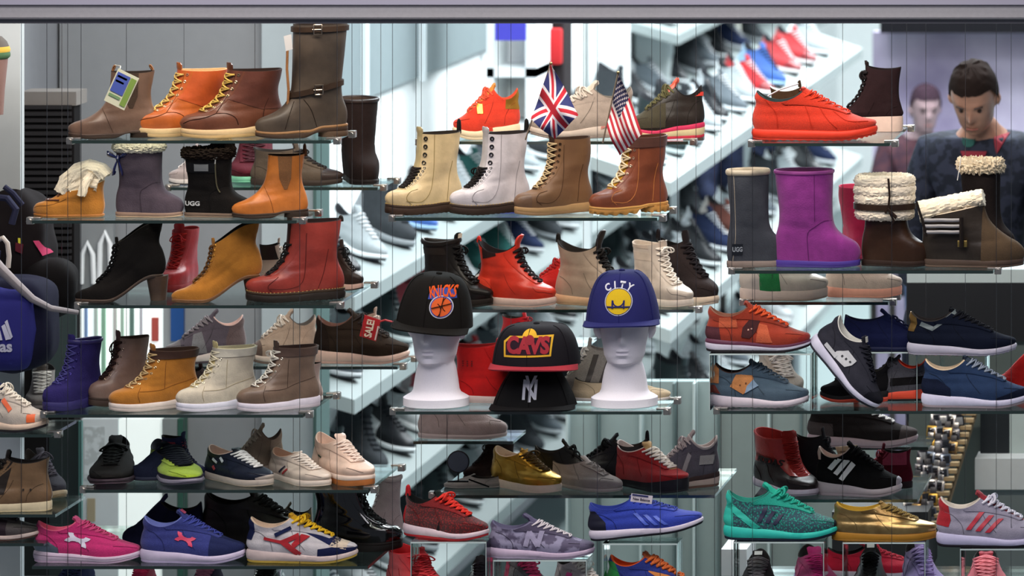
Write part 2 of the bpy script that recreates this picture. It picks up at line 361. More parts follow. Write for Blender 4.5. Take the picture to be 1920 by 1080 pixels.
def build_parts(style, o):
    """returns list of (name, bmesh, material, parent name or None, label) in unit shoe space"""
    st = dict(ST[style]); st.update(o.get('st', {}))
    low = o.get('low'); parts = []
    up = Upper(st, o.get('lift', 0), o.get('pointy', False), o.get('ws', 1.0))
    uk = o.get('uk', 'leather'); uc = o['up']; um = mat(uc, uk, o.get('up2'))
    nv, nt = (14, 32) if low else (28, 64)
    ub = up.mesh(nv, nt); ub.normal_update()
    side = o.get('side', -1); bvh = BVHTree.FromBMesh(ub)
    parts.append(('upper', ub, um, None, None))
    # lining and insole
    lm = mat(o.get('lining', '2a2624'), o.get('lk', 'fabric')); lb = bmesh.new(); rs = []; nn = 24 if low else 48
    seq = [(1, 1.0, 0), (1, .97, .008), (1, .92, .004), (.93, .86, -.01), (.8, .84, 0), (.6, .82, 0), (.45, .8, 0)]
    for v, sc, dz in seq:
        ring = [up.P(v, 6.283185*k/nn) for k in range(nn)]; c = sum(ring, Vector())/nn
        rs.append([lb.verts.new(Vector((c.x+(p.x-c.x)*sc, c.y+(p.y-c.y)*sc, p.z+dz))) for p in ring])
    for a, b in zip(rs, rs[1:]):
        for k in range(nn): lb.faces.new((a[k], a[(k+1) % nn], b[(k+1) % nn], b[k]))
    lb.faces.new(rs[-1]); parts.append(('lining', lb, lm, None, None))
    # sole
    so = o.get('sole', 'runner'); mc = o.get('mid', 'e8e2dc'); oc = o.get('out', '2b2724'); rk = o.get('sk', 'rubber'); th = st['out']
    ns = 40 if low else 88
    zb, zt = up.zb, up.zt
    if so in ('runner', 'cup', 'wedge', 'flat'):
        sc = {'runner': 1.05, 'cup': 1.05, 'wedge': 1.04, 'flat': 1.04}[so]
        parts.append(('midsole', slab(up, sc, lambda x: zb(x)+th*.9, zt, ns, bulge=.014 if so == 'runner' else .006), mat(mc, rk), None, None))
        parts.append(('outsole', slab(up, sc*.985, zb, lambda x: zb(x)+th, ns, bulge=.004, lug=o.get('lug', 0), lugn=1), mat(oc, 'rubber'), None, None))
        if o.get('stripe_sole'):
            z1 = o['stripe_sole']; parts.append(('sole_stripe', slab(up, sc*1.012, lambda x: zb(x)+(zt(x)-zb(x))*z1[1], lambda x: zb(x)+(zt(x)-zb(x))*z1[2], ns, bulge=.014), mat(z1[0], 'rubber'), None, None))
    elif so == 'dm':
        parts.append(('welt', slab(up, 1.10, lambda x: zt(x)-.03, zt, ns, bulge=.006), mat(o.get('welt', 'b89a4a'), 'rubber'), None, None))
        parts.append(('outsole', slab(up, 1.08, zb, lambda x: zt(x)-.026, ns, bulge=.01, lug=.007, lugn=1), mat(oc, 'rubber'), None, None))
        if not low:
            sb = bmesh.new(); ol = up.outline(1.11, 72)
            for k in range(0, 72):
                a, b = ol[k], ol[(k+1) % 72]; m = ((a[0]+b[0])/2, (a[1]+b[1])/2)
                tube(sb, [(a[0], a[1], zt(a[0])+.003), (a[0]*.4+m[0]*.6, a[1]*.4+m[1]*.6, zt(a[0])+.003)], .004, 4)
            parts.append(('welt_stitching', sb, mat(o.get('stitch', 'd9bf5a'), 'fabric'), None, None))
    elif so in ('heel', 'lug'):
        H = o.get('hh', .085 if so == 'lug' else .075)
        def zb2(x): return max(zb(x), H*sm((.50-x)/.16)*.75) if up.lift == 0 else zb(x)
        parts.append(('welt', slab(up, 1.06, lambda x: zt(x)-.028, zt, ns, bulge=.006), mat(o.get('welt', mc), 'rubber'), None, None))
        parts.append(('outsole', slab(up, 1.05, zb2, lambda x: zt(x)-.024, ns, bulge=.006, lug=.022 if so == 'lug' else 0, lugn=2), mat(oc, 'rubber'), None, None))
        if up.lift == 0:
            parts.append(('heel', slab(up, 1.04, lambda x: 0.0, lambda x: H*.85, ns//2*2, x0=.015, x1=.33, bulge=.004, lug=.02 if so == 'lug' else 0, lugn=4), mat(o.get('hc', oc), 'rubber'), None, None))
        else:
            hb = slab(up, .80, lambda x: 0, lambda x: 1, 40, x0=.0, x1=.24, bulge=0, lift=False)
            for v in hb.verts:
                t = v.co.z; z = t*(up.lf(v.co.x)+zb(v.co.x)+.015); cxh = .10
                v.co = Vector((cxh+(v.co.x-.12)*(.72+.28*t)+(.0-.01)*(1-t), v.co.y*(.8+.2*t), z))
            parts.append(('heel', hb, mat(o.get('hc', '5a4030'), 'leather'), None, None))
    # panels wrapped round the upper
    for nm, polys, hx, kd in o.get('panels', []):
        pb = panel(up, polys, .004)
        if pb.faces: parts.append((nm, pb, mat(hx, kd), 'upper', None))
    # decals on the visible side
    for d in o.get('decals', []):
        nm, polys, hx, kd = d[:4]
        pb = project(poly_bm(polys), bvh, side, d[4] if len(d) > 4 else .009, .004, .01)
        if pb.faces: parts.append((nm, pb, mat(hx, kd), 'upper', None))
    for nm, txt, x, z, size, ang, hx in o.get('texts', []):
        tb = fine(text_bm(txt, 1, .03), .08); mir = 1 if side < 0 else -1
        place2d(tb, x, z, size, ang, mir); project(tb, bvh, side, .014, .004, .01)
        if tb.faces: parts.append((nm, tb, mat(hx, 'rubber'), 'upper', None))
    # tongue
    tg = o.get('tongue', True)
    if st['lz'] and tg is not False:
        v0 = st['lz'][0]; lw = st['lw']; tm = mat(o.get('tc', uc), o.get('tk', uk if uk in ('leather', 'knit', 'suede', 'fabric') else 'fabric')); tb = bmesh.new()
        rows = []; cols = 7; ext = o.get('tl', .08)
        for i in range(11):
            v = v0-.03+(1-v0+.03)*i/10
            rows.append([up.S(v, lw*.82*(2*j/(cols-1)-1), .003) for j in range(cols)])
        e = up.F.at(1); d = (up.F.at(1)-up.F.at(.93)).normalized(); d = (d+Vector((o.get('tfwd', .12), 0, .1))).normalized()
        for i in range(1, 5):
            t = i/4; ww = lw*.9*(1.05 if i < 4 else .7)
            rows.append([Vector((e.x, 0, e.z+up.lf(e.x)))+d*ext*t+Vector((-(2*j/(cols-1)-1)**2*.025+.008, ww*(2*j/(cols-1)-1), 0)) for j in range(cols)])
        g = [[tb.verts.new(p) for p in r] for r in rows]
        for a, b in zip(g, g[1:]):
            for k in range(cols-1): tb.faces.new((a[k], a[k+1], b[k+1], b[k]))
        solid(tb, geom=tb.faces[:], thickness=.016 if style in ('boot', 'dm', 'heels') else .030)
        parts.append(('tongue', tb, tm, None, None))
        if o.get('tag'):
            gb = bmesh.new(); c = Vector((e.x, 0, e.z))+d*ext*.55+Vector((.012, 0, 0)); u = Vector((0, 1, 0)); q = d
            vs = [gb.verts.new(c+u*a*lw*.6+q*b*.028) for a, b in ((-1, -1), (1, -1), (1, 1), (-1, 1))]; gb.faces.new(vs)
            solid(gb, geom=gb.faces[:], thickness=.004); parts.append(('tongue_label', gb, mat(o['tag'], 'plain'), 'tongue', None))
    if st['lz'] and o.get('lace') and not low and o.get('stay', True):
        v0, v1 = st['lz']; lw = st['lw']
        for sg in (-1, 1):
            yb = bmesh.new(); g = []
            for i in range(15):
                v = v0-.025+(min(.995, v1+.06)-v0+.025)*i/14; k = .85+.3*i/14
                g.append([yb.verts.new(up.S(v, sg*lw*k*f, .005 if 0 < j < 4 else .001)) for j, f in enumerate((.80, .92, 1.15, 1.42, 1.5))])
            for a, b in zip(g, g[1:]):
                for k in range(4): yb.faces.new((a[k], a[k+1], b[k+1], b[k]))
            solid(yb, thickness=.006); parts.append(('eyestay', yb, mat(o.get('stay', uc) if isinstance(o.get('stay', uc), str) else uc, uk if uk != 'pattern' else 'suede'), 'upper', None))
    # laces
    if st['lz'] and o.get('lace'):
        v0, v1 = st['lz']; n = o.get('rows', st['rows']); lw = st['lw']; lc = bmesh.new(); rr = o.get('lr', .009)
        vs = [v0+(v1-v0)*i/(n-1) for i in range(n)]
        w_ = [lw*(.85+.3*i/(n-1)) for i in range(n)]
        def path(va, ya, vb, yb, off, m=9):
            out = []
            for i in range(m):
                t = i/(m-1); out.append(up.S(va+(vb-va)*t, ya+(yb-ya)*t, off+.008*math.sin(math.pi*t)))
            return out
        ns2 = 4 if low else 6
        for i in range(n):
            if o.get('bars', True): tube(lc, path(vs[i], -w_[i], vs[i], w_[i], rr*.9), rr, ns2)
            if i < n-1 and not low:
                tube(lc, path(vs[i], -w_[i], vs[i+1], w_[i+1], rr*1.4), rr*.95, ns2); tube(lc, path(vs[i], w_[i], vs[i+1], -w_[i+1], rr*1.7), rr*.95, ns2)
        if o.get('bow', True) and not low:
            vt = vs[-1]-.02; c = up.S(vt, 0, .022)
            for sg in (-1, 1):
                L_ = o.get('bowl', .10)
                pts = [c+Vector((.02*math.sin(a)+.035*(1-math.cos(a))*.6, sg*(.05*(1-math.cos(a))), -.35*L_*(1-math.cos(a))+.03*math.sin(a))) for a in [6.283*i/12 for i in range(13)]]
                tube(lc, pts, rr*.9, 5)
                pts = [c+Vector((.03*t+.02*math.sin(3*t), sg*(.02+.05*t), -L_*t*t*.9+.015*math.sin(4*t))) for t in [i/7 for i in range(8)]]
                tube(lc, pts, rr*.85, 5)
        parts.append(('laces', lc, mat(o['lace'], 'fabric'), None, None))
        if o.get('eyelet') and not low:
            for i in range(n):
                for sg in (-1, 1):
                    if sg != side and i % 2: continue
                    t = up.th(vs[i], sg*w_[i]*1.22); e2 = bmesh.new(); p = up.P(vs[i], t); nn2 = up.N(vs[i], t)
                    torus(e2, p+nn2*.006, nn2, .012, .0045, 10, 5); parts.append(('eyelet', e2, mat(o['eyelet'], 'metal'), 'upper', None))
    if not low and 'seams' not in o and style in ('runner', 'court', 'mid', 'high', 'slip'):
        tt = up.F.at(.35); o = dict(o); o['seams'] = [[(.98, .15), (.90, .17), (.82, .18), (tt.x-.06, tt.z-.03)], [(.26, .12), (.24, .2), (.16, .28), (.08, .31)], [(.40, .36), (.46, .25), (.56, .14)]]; c_ = [max(0, int(int(uc[i:i+2], 16)*.62)) for i in (0, 2, 4)]; o['seamc'] = '%02x%02x%02x' % tuple(c_); o['seamr'] = .0028
    # stitched seams
    if o.get('seams') and not low:
        sb = bmesh.new()
        for ln in o['seams']:
            sp = Spl(ln); pts = [sp.at(i/16) for i in range(17)]; hit = []
            for p in pts:
                h = bvh.ray_cast(Vector((p.x, side*3, p.z)), Vector((0, -side, 0)))
                if h[0] is not None: hit.append(h[0]+(h[1] if h[1].y*side > 0 else -h[1])*.002)
            if len(hit) > 2: tube(sb, hit, o.get('seamr', .0035), 5)
        if sb.faces: parts.append(('stitching', sb, mat(o.get('seamc', '4a3a30'), 'fabric'), 'upper', None))
    # collar / cuff
    cf = o.get('collar')
    if cf:
        kd, hx, r = cf; cb = bmesh.new(); vv = cf_v = 1.0 if kd != 'band' else .95
        pts = [up.P(vv, 6.283185*k/36) for k in range(36)]
        if kd == 'fur': furball(cb, [p+Vector((0, 0, -r*.2)) for p in pts], r, r*.5, 12, 1.2); parts.append(('fur_cuff', cb, mat(hx, 'fur'), None, None))
        elif kd == 'pad': tube(cb, pts, r, 8, True, 1.3); parts.append(('collar', cb, mat(hx, o.get('ck', 'leather')), None, None))
        elif kd == 'band':
            b = up.mesh(40, 72); zc = up.F.at(1).z; cutpoly(b, [(-1, zc-r), (2, zc-r), (2, 3), (-1, 3)]); shell(b, .012, .011); parts.append(('collar', b, mat(hx, o.get('ck', 'leather')), None, None))
    if o.get('loop'):
        lb2 = bmesh.new(); b = up.B.at(1); lh = o.get('looph', .07)
        p = Vector((b.x, 0, b.z+up.lf(b.x)))
        pts = [p+Vector((-.012*math.cos(a)+.004, 0, -.03+(.03+lh)*math.sin(a))) for a in [math.pi*i/10 for i in range(11)]]
        tube(lb2, pts, .016, 6, False, .3 if False else 1); 
        for v in lb2.verts: v.co.y *= 1.6
        parts.append(('pull_loop', lb2, mat(o['loop'], 'fabric'), None, None))
    for fn in o.get('extra', []):
        parts += fn(up, bvh, side, o)
    return parts

def fit_place(parts, root_name, label, cat, bbox, h, Y, shelfZ=None, pitch=0, roll=0, group=None, keepz=None, free=False):
    """orient, scale to the photographed extent, stand on its shelf"""
    x0, y0, x1, y1 = bbox; ca, sa = math.cos(R(h)), math.sin(R(h))
    P = Matrix.Rotation(R(-pitch), 4, 'Y'); Rr = Matrix.Rotation(R(roll), 4, 'X'); Z = Matrix.Rotation(R(h), 4, 'Z')
    allv = [v.co.copy() for p in parts for v in p[1].verts]
    if len(allv) > 6000: allv = allv[::max(1, len(allv)//6000)]
    L = (x1-x0)/ppm(Y); kz = keepz or 1.0; off = Vector((0, 0, 0))
    zs = shelfZ if shelfZ is not None else pos(0, y1, Y).z
    for it in range(6):
        S = Matrix.Diagonal((L, L, L*kz, 1)); M = Z @ P @ Rr @ S
        q = [M @ v for v in allv]; mz = min(v.z for v in q); my = min(v.y for v in q)
        off = Vector((off.x, Y-my, zs-mz))
        pr = [proj(v+off) for v in q]; a0 = min(p[0] for p in pr); a1 = max(p[0] for p in pr); b0 = min(p[1] for p in pr); b1 = max(p[1] for p in pr)
        L *= (x1-x0)/max(1, a1-a0); off.x += ((x0+x1)/2-(a0+a1)/2)/ppm(Y)
        if free or shelfZ is None: zs += (b1-y1)/ppm(Y)
        if keepz is None and it > 0:
            want = (b1-y0); have = (b1-b0)*(x1-x0)/max(1, a1-a0)
            kz *= max(.6, min(1.6, want/max(5, have)))
            kz = max(.55, min(1.9, kz))
    S = Matrix.Diagonal((L, L, L*kz, 1)); M = Z @ P @ Rr @ S
    q = [M @ v for v in allv]; off = Vector((off.x, Y-min(v.y for v in q), zs-min(v.z for v in q)))
    cx = sum(v.x for v in q)/len(q); cy = sum(v.y for v in q)/len(q); base = off+Vector((cx, cy, min(v.z for v in q)))
    root = empty(root_name, base, label, cat, group); made = {}
    T = Matrix.Translation(off-base) @ M
    for nm, bm, m, par, lb in parts:
        bmesh.ops.transform(bm, matrix=T, verts=bm.verts[:])
        ob = obj(nm, bm, m, made.get(par, root)); 
        if nm not in made: made[nm] = ob
        if lb: ob['label'] = lb
    return root
NAME = {'runner': 'running_shoe', 'court': 'low_sneaker', 'slip': 'low_shoe', 'mid': 'mid_top_sneaker', 'high': 'high_top_sneaker', 'boot': 'lace_up_boot', 'dm': 'lace_up_boot', 'chelsea': 'ankle_boot', 'moc': 'moccasin', 'ugg': 'sheepskin_boot', 'engineer': 'tall_boot', 'heels': 'heeled_boot'}
LOG = []
def shoe(label, style, bbox, h=0, Y=.02, shelf=None, pitch=0, roll=0, name=None, cat=None, **o):
    o.setdefault('side', -1 if abs(h) < 91 else 1)
    parts = build_parts(style, o)
    nm = name or NAME[style]; cat = cat or ('boot' if 'boot' in nm else 'shoe')
    r = fit_place(parts, nm, label, cat, bbox, h, Y, shelf, pitch, roll, o.get('group'), o.get('keepz'))
    LOG.append((label, r)); return r
# ================================================================ THE SETTING
FLOOR = -0.75
WX = -1.457          # the long display wall on the left runs away from the window at this X
def wallbox(name, x0, x1, y0, y1, z0, z1, m, kind='structure'):
    bm = bmesh.new(); box(bm, x0, x1, y0, y1, z0, z1); o = obj(name, bm, m, smooth=False); o['kind'] = kind; return o
wallbox('floor', -4.5, 7.5, -.3, 20.4, FLOOR-.1, FLOOR, mat('8f9c9c', 'matte'))
wallbox('ceiling', -4.5, 7.5, .4, 20.4, 4.3, 4.4, mat('e8ecec', 'matte'))
wallbox('wall_left', WX-.15, WX, 2.6, 20.0, FLOOR, 4.3, mat('eef2f2', 'matte'))
wallbox('wall_back', -1.6, 7.5, 20.0, 20.15, FLOOR, 4.3, mat('e6eaea', 'matte'))
wallbox('wall_right', 6.0, 6.15, .6, 20.0, FLOOR, 4.3, mat('b8b4bc', 'matte'))
# upper grey fascia along the display wall: everything above its lower edge is darker paint
zf = pos(711, 179, 4.2).z
wallbox('wall_left_fascia', WX, WX+.03, 2.62, 9.2, pos(711, 182, 4.7).z, 4.28, mat('7f8b8e', 'matte'))
for i, yy in enumerate((4.55, 5.6, 7.0)):
    wallbox('trim_%d' % (i+1), WX+.03, WX+.05, yy, yy+.05, pos(711, 182, 4.7).z-.02, 4.27, mat('dfe8ea', 'matte'))
# near grey side room behind the left shelves
wallbox('wall_near_left', -1.98, pos(495, 0, 2.5).x, 2.5, 2.58, FLOOR, 4.3, mat('8a8d90', 'matte'))
wallbox('wall_near_panel', pos(495, 0, 2.5).x+.002, pos(592, 0, 2.5).x, 2.46, 2.58, FLOOR, 4.3, mat('a9b4b8', 'matte'))
wallbox('trim_4', pos(592, 0, 2.44).x, pos(596, 0, 2.44).x+.004, 2.40, 2.595, FLOOR, 4.3, mat('3f5a56', 'plain'))
wallbox('wall_column_left', -2.2, pos(38, 0, .62).x, .62, .66, FLOOR, 4.3, mat('b4babd', 'matte'))
wallbox('wall_near_side', -2.12, -1.99, .70, 2.58, FLOOR, 4.3, mat('8b8d92', 'matte'))
# window: aluminium head bar and glass
bm = bmesh.new(); zb_ = pos(0, 40, -.42).z
box(bm, -3, 4.2, -.52, -.42, zb_+.012, zb_+.34, .006); box(bm, -3, 4.2, -.50, -.44, zb_, zb_+.013)
struct('window_1', bm, mat('75757c', 'rubber')) 
bm = bmesh.new(); box(bm, -3, 4.2, -.525, -.52, pos(0, 9, -.525).z, pos(0, 9, -.525).z+.30); struct('trim_5', bm, mat('6f6f80', 'plain'))
bm = bmesh.new(); box(bm, -3, 4.2, -.478, -.470, FLOOR, zb_+.01); struct('window_2', bm, glassmat('shop_glass', (.985, .995, 1, 1), .0, .0))
# far bright columns and doorway at the end of the wall
for i, (a, b, Y, hx) in enumerate(((600, 1002, 9.3, 'dfe4e6'), (1010, 1058, 9.6, '2c2a2b'), (1062, 1180, 9.25, 'f4f8f8'), (1180, 1212, 9.3, 'c4cccc'), (1212, 1300, 9.4, 'e9e6dc'))):
    xa, xb = max(pos(a, 0, Y).x, WX+.04), pos(b, 0, Y).x
    if xb > xa: pass
for i, (a, b, Y, hx, y0) in enumerate(((1064, 1120, 9.6, 'f0f4f4', 0), (1124, 1176, 11.0, 'd4dede', 0), (1236, 1300, 13.5, 'e6e4d8', 0))):
    bm = bmesh.new(); xa, xb = pos(a, 0, Y).x, pos(b, 0, Y).x
    box(bm, max(xa, WX+.02), max(xb, WX+.2), Y, Y+.15, pos(0, 165, Y).z, 4.3, .01); o = struct('wall_pillar_%d' % (i+1), bm, mat(hx, 'matte'))
# window-display frame box seen far up behind (white shelving recess beside a dark doorway)
bm = bmesh.new(); Y = 5.6
xa, xb = pos(912, 0, Y).x, pos(1006, 0, Y).x; za, zc = pos(0, 250, Y).z, 4.2
box(bm, xa, xb, Y+.3, Y+.34, za, zc); box(bm, xa, xa+.03, Y, Y+.3, za, zc); box(bm, xb-.045, xb, Y, Y+.3, za, zc)
box(bm, xa, xb, Y, Y+.3, pos(0, 145, Y).z, pos(0, 128, Y).z); box(bm, xa, xb, Y, Y+.3, za, za+.04)
tag(obj('white_shelf_unit', bm, mat('eef2f2', 'matte'), smooth=False), 'white empty shelf recess behind the flags, beside the dark doorway', 'shelf unit')
bm = bmesh.new(); Y = 5.95; box(bm, pos(1010, 0, Y).x, pos(1057, 0, Y).x, Y, Y+.2, pos(0, 225, Y).z, 4.2, .01)
t = tag(obj('coat_rail', bm, mat('2b2628', 'fabric'), smooth=False), 'dark hanging clothes seen past the white recess, red one among them', 'clothes')
bm = bmesh.new(); box(bm, pos(1030, 0, Y).x, pos(1056, 0, Y).x, Y-.05, Y-.003, pos(0, 120, Y).z, pos(0, 52, Y).z, .01); obj('red_garment', bm, mat('c22a2e', 'fabric'), t)
bm = bmesh.new(); Y = 4.9; box(bm, pos(928, 0, Y).x, pos(985, 0, Y).x, Y, Y+.02, pos(0, 76, Y).z, 4.3)
tag(obj('blue_sign', bm, mat('4a48b8', 'matte'), smooth=False), 'plain violet-blue panel hanging high behind the aluminium head bar', 'sign')
# tall dark cabinet in the left corner
cb = empty('black_cabinet', pos(96, 1080, 1.6), 'tall black cabinet with louvred front standing at the far left', 'cabinet')
def pbox(name, x0, y0, x1, y1, Y, d, m, parent=None, bev=.0):
    bm = bmesh.new(); a, b = pos(x0, y1, Y), pos(x1, y0, Y); box(bm, a.x, b.x, Y, Y+d, a.z, b.z, bev)
    o = obj(name, bm, m, smooth=False)
    if parent: o.parent = parent; o.matrix_parent_inverse = Matrix.Translation(-parent.location)
    return o
cb.location = (0, 0, 0)
pbox('body', 42, 198, 139, 1010, 1.6, .07, mat('161415', 'matte'), cb)
bm = bmesh.new(); a, b = pos(46, 560, 1.6), pos(135, 204, 1.6)
for i in range(30):
    z = a.z+(b.z-a.z)*i/29; box(bm, a.x, b.x, 1.586, 1.6, z, z+.012)
obj('louvre', bm, mat('1e1b1c', 'plain'), cb, smooth=False)
pbox('cornice', 38, 172, 143, 198, 1.6, .12, mat('77726e', 'matte'), cb)
pbox('plinth', 42, 1010, 139, 1080, 1.62, .05, mat('262a2a', 'matte'), cb)
# backlit poster boards low on the left
for (x0, y0, x1, y1, Y, hx, lab) in ((146, 412, 212, 562, 2.46, 'b9bfc2', 'upper backlit board with a big white arch-shaped letter'),):
    p = empty('poster_board', pos((x0+x1)/2, y1, Y), lab+', behind the black heeled boot', 'poster')
    p.location = (0, 0, 0)
    pbox('panel', x0, y0, x1, y1, Y, .03, mat('8c9092', 'matte'), p)
    bm = bmesh.new()
    for xa, xb, yt in ((152, 176, 455), (186, 208, 435)):
        pts = [pos(xa, 532, Y-.012), pos(xa+2, yt+22, Y-.012), pos((xa+xb)/2, yt, Y-.012), pos(xb-2, yt+22, Y-.012), pos(xb, 532, Y-.012)]
        tube(bm, pts, .009, 8)
    obj('letter_mark', bm, mat('f4f8fa', 'plain'), p)
pw = empty('light_board', (0, 0, 0), 'bright white backlit display with coloured vertical poster stripes, behind the purple boot', 'light box')
pbox('panel', 147, 572, 300, 705, 2.455, .04, emit('lightbox', 'eef6f2', .75), pw)
for x0, x1, hx in ((158, 163, '8aa8d8'), (176, 182, 'cfe0d8'), (190, 197, '9fd0b4'), (212, 218, 'dadcd8'), (226, 231, 'b8d6c4'), (243, 250, '6f8f86'), (262, 266, 'c8c8d2'), (284, 296, 'c85a50')):
    pbox('stripe', x0, 576 if hx != 'c85a50' else 596, x1, 700 if hx != 'c85a50' else 640, 2.44, .012, mat(hx, 'plain'), pw)
pbox('blue_banner_far', 320, 560, 345, 640, 2.485, .012, mat('24508f', 'fabric')); tag(bpy.context.scene.collection.objects[-1], 'narrow deep blue banner on the grey wall above the grey sneaker', 'banner')
lw_ = empty('white_cupboard', (0, 0, 0), 'white panelled cupboard doors at lower left behind the black and lime shoes', 'cupboard')
pbox('door', 152, 786, 222, 1110, 2.44, .05, mat('dfe6e8', 'matte'), lw_); pbox('door', 223, 786, 300, 1110, 2.44, .05, emit('door_glow', 'eef6f2', .55), lw_)  # second door's brightness is added emission; the door is no light source
pbox('stile', 304, 786, 332, 1110, 2.43, .06, mat('8d9494', 'matte'), lw_); pbox('edge', 333, 786, 343, 1110, 2.43, .06, mat('2f5a4c', 'plain'), lw_)
p = tag(pbox('leaf_poster', 163, 935, 178, 978, 2.435, .004, mat('b7a98c', 'matte')), 'small faded brown leaf-shaped mark on the white cupboard', 'decal')
p = tag(pbox('notice_text', 158, 800, 196, 900, 2.435, .004, mat('c3cacb', 'pattern', 'dfe6e8')), 'pale grey illegible notice on the white cupboard door', 'notice')
cbx = empty('dark_column_unit', (0, 0, 0), 'dark green-black column unit at lower left beside the brown boot', 'column')
pbox('body', 92, 790, 147, 1080, 1.1, .03, mat('1d2726', 'plain'), cbx); pbox('metal_edge', 147, 790, 152, 1080, 1.08, .02, mat('3b6660', 'plain'), cbx)
pbox('side_panel', 0, 820, 40, 1080, 1.7, .1, mat('8f9494', 'matte')); tag(C.objects[-1], 'pale grey cupboard side at the bottom left corner', 'cupboard')
pbox('low_side_panel', 56, 1000, 92, 1080, 1.7, .1, mat('b9bec0', 'matte')); tag(C.objects[-1], 'light grey narrow panel under the pink running shoe', 'panel')
pbox('lower_panel', 60, 572, 142, 770, 1.585, .012, mat('31403e', 'plain'), cb)

# long ledges on the display wall, running away from the window
LEDX = -1.107
LEDGES = []
for i, (yn, col) in enumerate(((178, 'upper'), (369, 'second'), (557, 'third'), (750, 'fourth'), (975, 'fifth'), (1215, 'lowest'))):
    z = CZ-(yn+600)*16/8710
    y0, y1 = (3.0, 17.0)
    if i == 0: continue
    if i == 1: y0 = 10.3
    bm = bmesh.new(); tilt = .10
    vs = [bm.verts.new(q) for q in ((WX+.003, y0, z+tilt), (LEDX, y0, z), (LEDX, y0, z-.05), (WX+.003, y0, z+tilt-.05), (WX+.003, y1, z+tilt), (LEDX, y1, z), (LEDX, y1, z-.05), (WX+.003, y1, z+tilt-.05))]
    for f in ((0, 1, 2, 3), (7, 6, 5, 4), (0, 4, 5, 1), (1, 5, 6, 2), (2, 6, 7, 3), (3, 7, 4, 0)): bm.faces.new([vs[k] for k in f])
    o = tag(obj('display_ledge', bm, mat('8c9696', 'plain'), smooth=False), '%s of the long pale sloping display ledges on the white left wall' % col, 'shelf')
    LEDGES.append((col, z, y0, y1))
# free-standing island with three more ledges, right of the wall ledges
IX = -.25; ISL = []
fr = empty('shelf_stand', (0, 0, 0), 'slim white upright frame carrying the island ledges in the shop', 'frame')
for yy in (4.55, 6.7, 8.95, 10.8):
    bm = bmesh.new(); box(bm, IX-.34, IX-.31, yy, yy+.03, FLOOR, CZ-1.80); obj('upright', bm, mat('cfd8da', 'plain'), fr, smooth=False)
for col, dz in (('top', 1.894), ('middle', 2.45), ('bottom', 3.0)):
    z = CZ-dz; bm = bmesh.new(); y0, y1 = 4.5, 10.9; tilt = .10; X0 = IX-.30
    vs = [bm.verts.new(q) for q in ((X0, y0, z+tilt), (IX, y0, z), (IX, y0, z-.05), (X0, y0, z+tilt-.05), (X0, y1, z+tilt), (IX, y1, z), (IX, y1, z-.05), (X0, y1, z+tilt-.05))]
    for f in ((0, 1, 2, 3), (7, 6, 5, 4), (0, 4, 5, 1), (1, 5, 6, 2), (2, 6, 7, 3), (3, 7, 4, 0)): bm.faces.new([vs[k] for k in f])
    tag(obj('display_ledge', bm, mat('9aa3a2', 'plain'), smooth=False), '%s sloping pale ledge of the free-standing island in the shop' % col, 'shelf'); ISL.append((col, z, y0, y1))
# violet mural wall at right with a dark fascia above
Y = 9.0
bm = bmesh.new(); a = pos(1636, 1080, Y); b = pos(2000, 60, Y); box(bm, a.x, b.x+.6, Y, Y+.1, FLOOR, b.z)
m = mat('776c8a', 'pattern', 'b6aec2'); struct('wall_mural', bm, m)
nt = m.node_tree
for n in nt.nodes:
    if n.bl_idname == 'ShaderNodeTexNoise' : n.inputs['Scale'].default_value = 2.2
    if n.bl_idname == 'ShaderNodeMapRange': n.inputs[1].default_value = .3; n.inputs[2].default_value = .7
wallbox('wall_dark_fascia', pos(1650, 0, 8.7).x, pos(1920, 0, Y).x+.6, 8.7, 8.95, pos(0, 62, 8.7).z, 4.28, mat('17161a', 'matte'))
# lower right counters and glass-fronted panels
wallbox('wall_low_panel', pos(1062, 0, 2.9).x, pos(1345, 0, 2.9).x, 2.9, 2.95, FLOOR, pos(0, 715, 2.9).z, mat('93a4a4', 'matte'))
wallbox('wall_low_panel_b', pos(1345, 0, 2.86).x, pos(1640, 0, 2.86).x, 2.86, 2.92, FLOOR, pos(0, 752, 2.86).z, mat('7e8a88', 'matte'))
for i, x in enumerate((1062, 1118, 1200, 1262, 1300, 1345, 1440, 1500)):
    wallbox('trim_%d' % (10+i), pos(x, 0, 2.85).x, pos(x+4, 0, 2.85).x, 2.835, 2.86 if x >= 1345 else 2.9, FLOOR, pos(0, 755 if x >= 1345 else 718, 2.85).z, mat('5c6e6e' if i % 2 else 'b8c8c8', 'plain'))
wc = empty('white_counter', (0, 0, 0), 'white counter with dark screen recess at the lower right edge', 'counter')
pbox('top', 1828, 860, 1960, 918, 1.80, .14, mat('ccd0d0', 'matte'), wc); pbox('front', 1836, 918, 1960, 1120, 1.82, .1, mat('717a7a', 'matte'), wc)
pbox('screen', 1838, 768, 1893, 858, 1.90, .03, mat('20262a', 'plain'), wc); pbox('back_panel', 1893, 740, 1990, 858, 1.90, .03, mat('b4c2c0', 'matte'), wc)
pbox('black_bin', 1560, 960, 1740, 1080, 1.4, .3, mat('2b2c2e', 'plain')); tag(C.objects[-1], 'dark low box behind the black and pink toes at the bottom right', 'box')
pbox('white_block', 1352, 1030, 1400, 1080, 1.2, .2, mat('e2e4e4', 'matte')); tag(C.objects[-1], 'white block beside the black striped shoe at the bottom', 'block')
dk = tag(pbox('dark_counter', 1700, 530, 1990, 640, 1.95, .25, mat('16181c', 'plain')), 'black counter top behind the navy gold-heeled shoe', 'counter')
pbox('front_panel', 1704, 640, 1990, 1120, 1.97, .26, mat('56605e', 'matte'), None); C.objects[-1].parent = dk
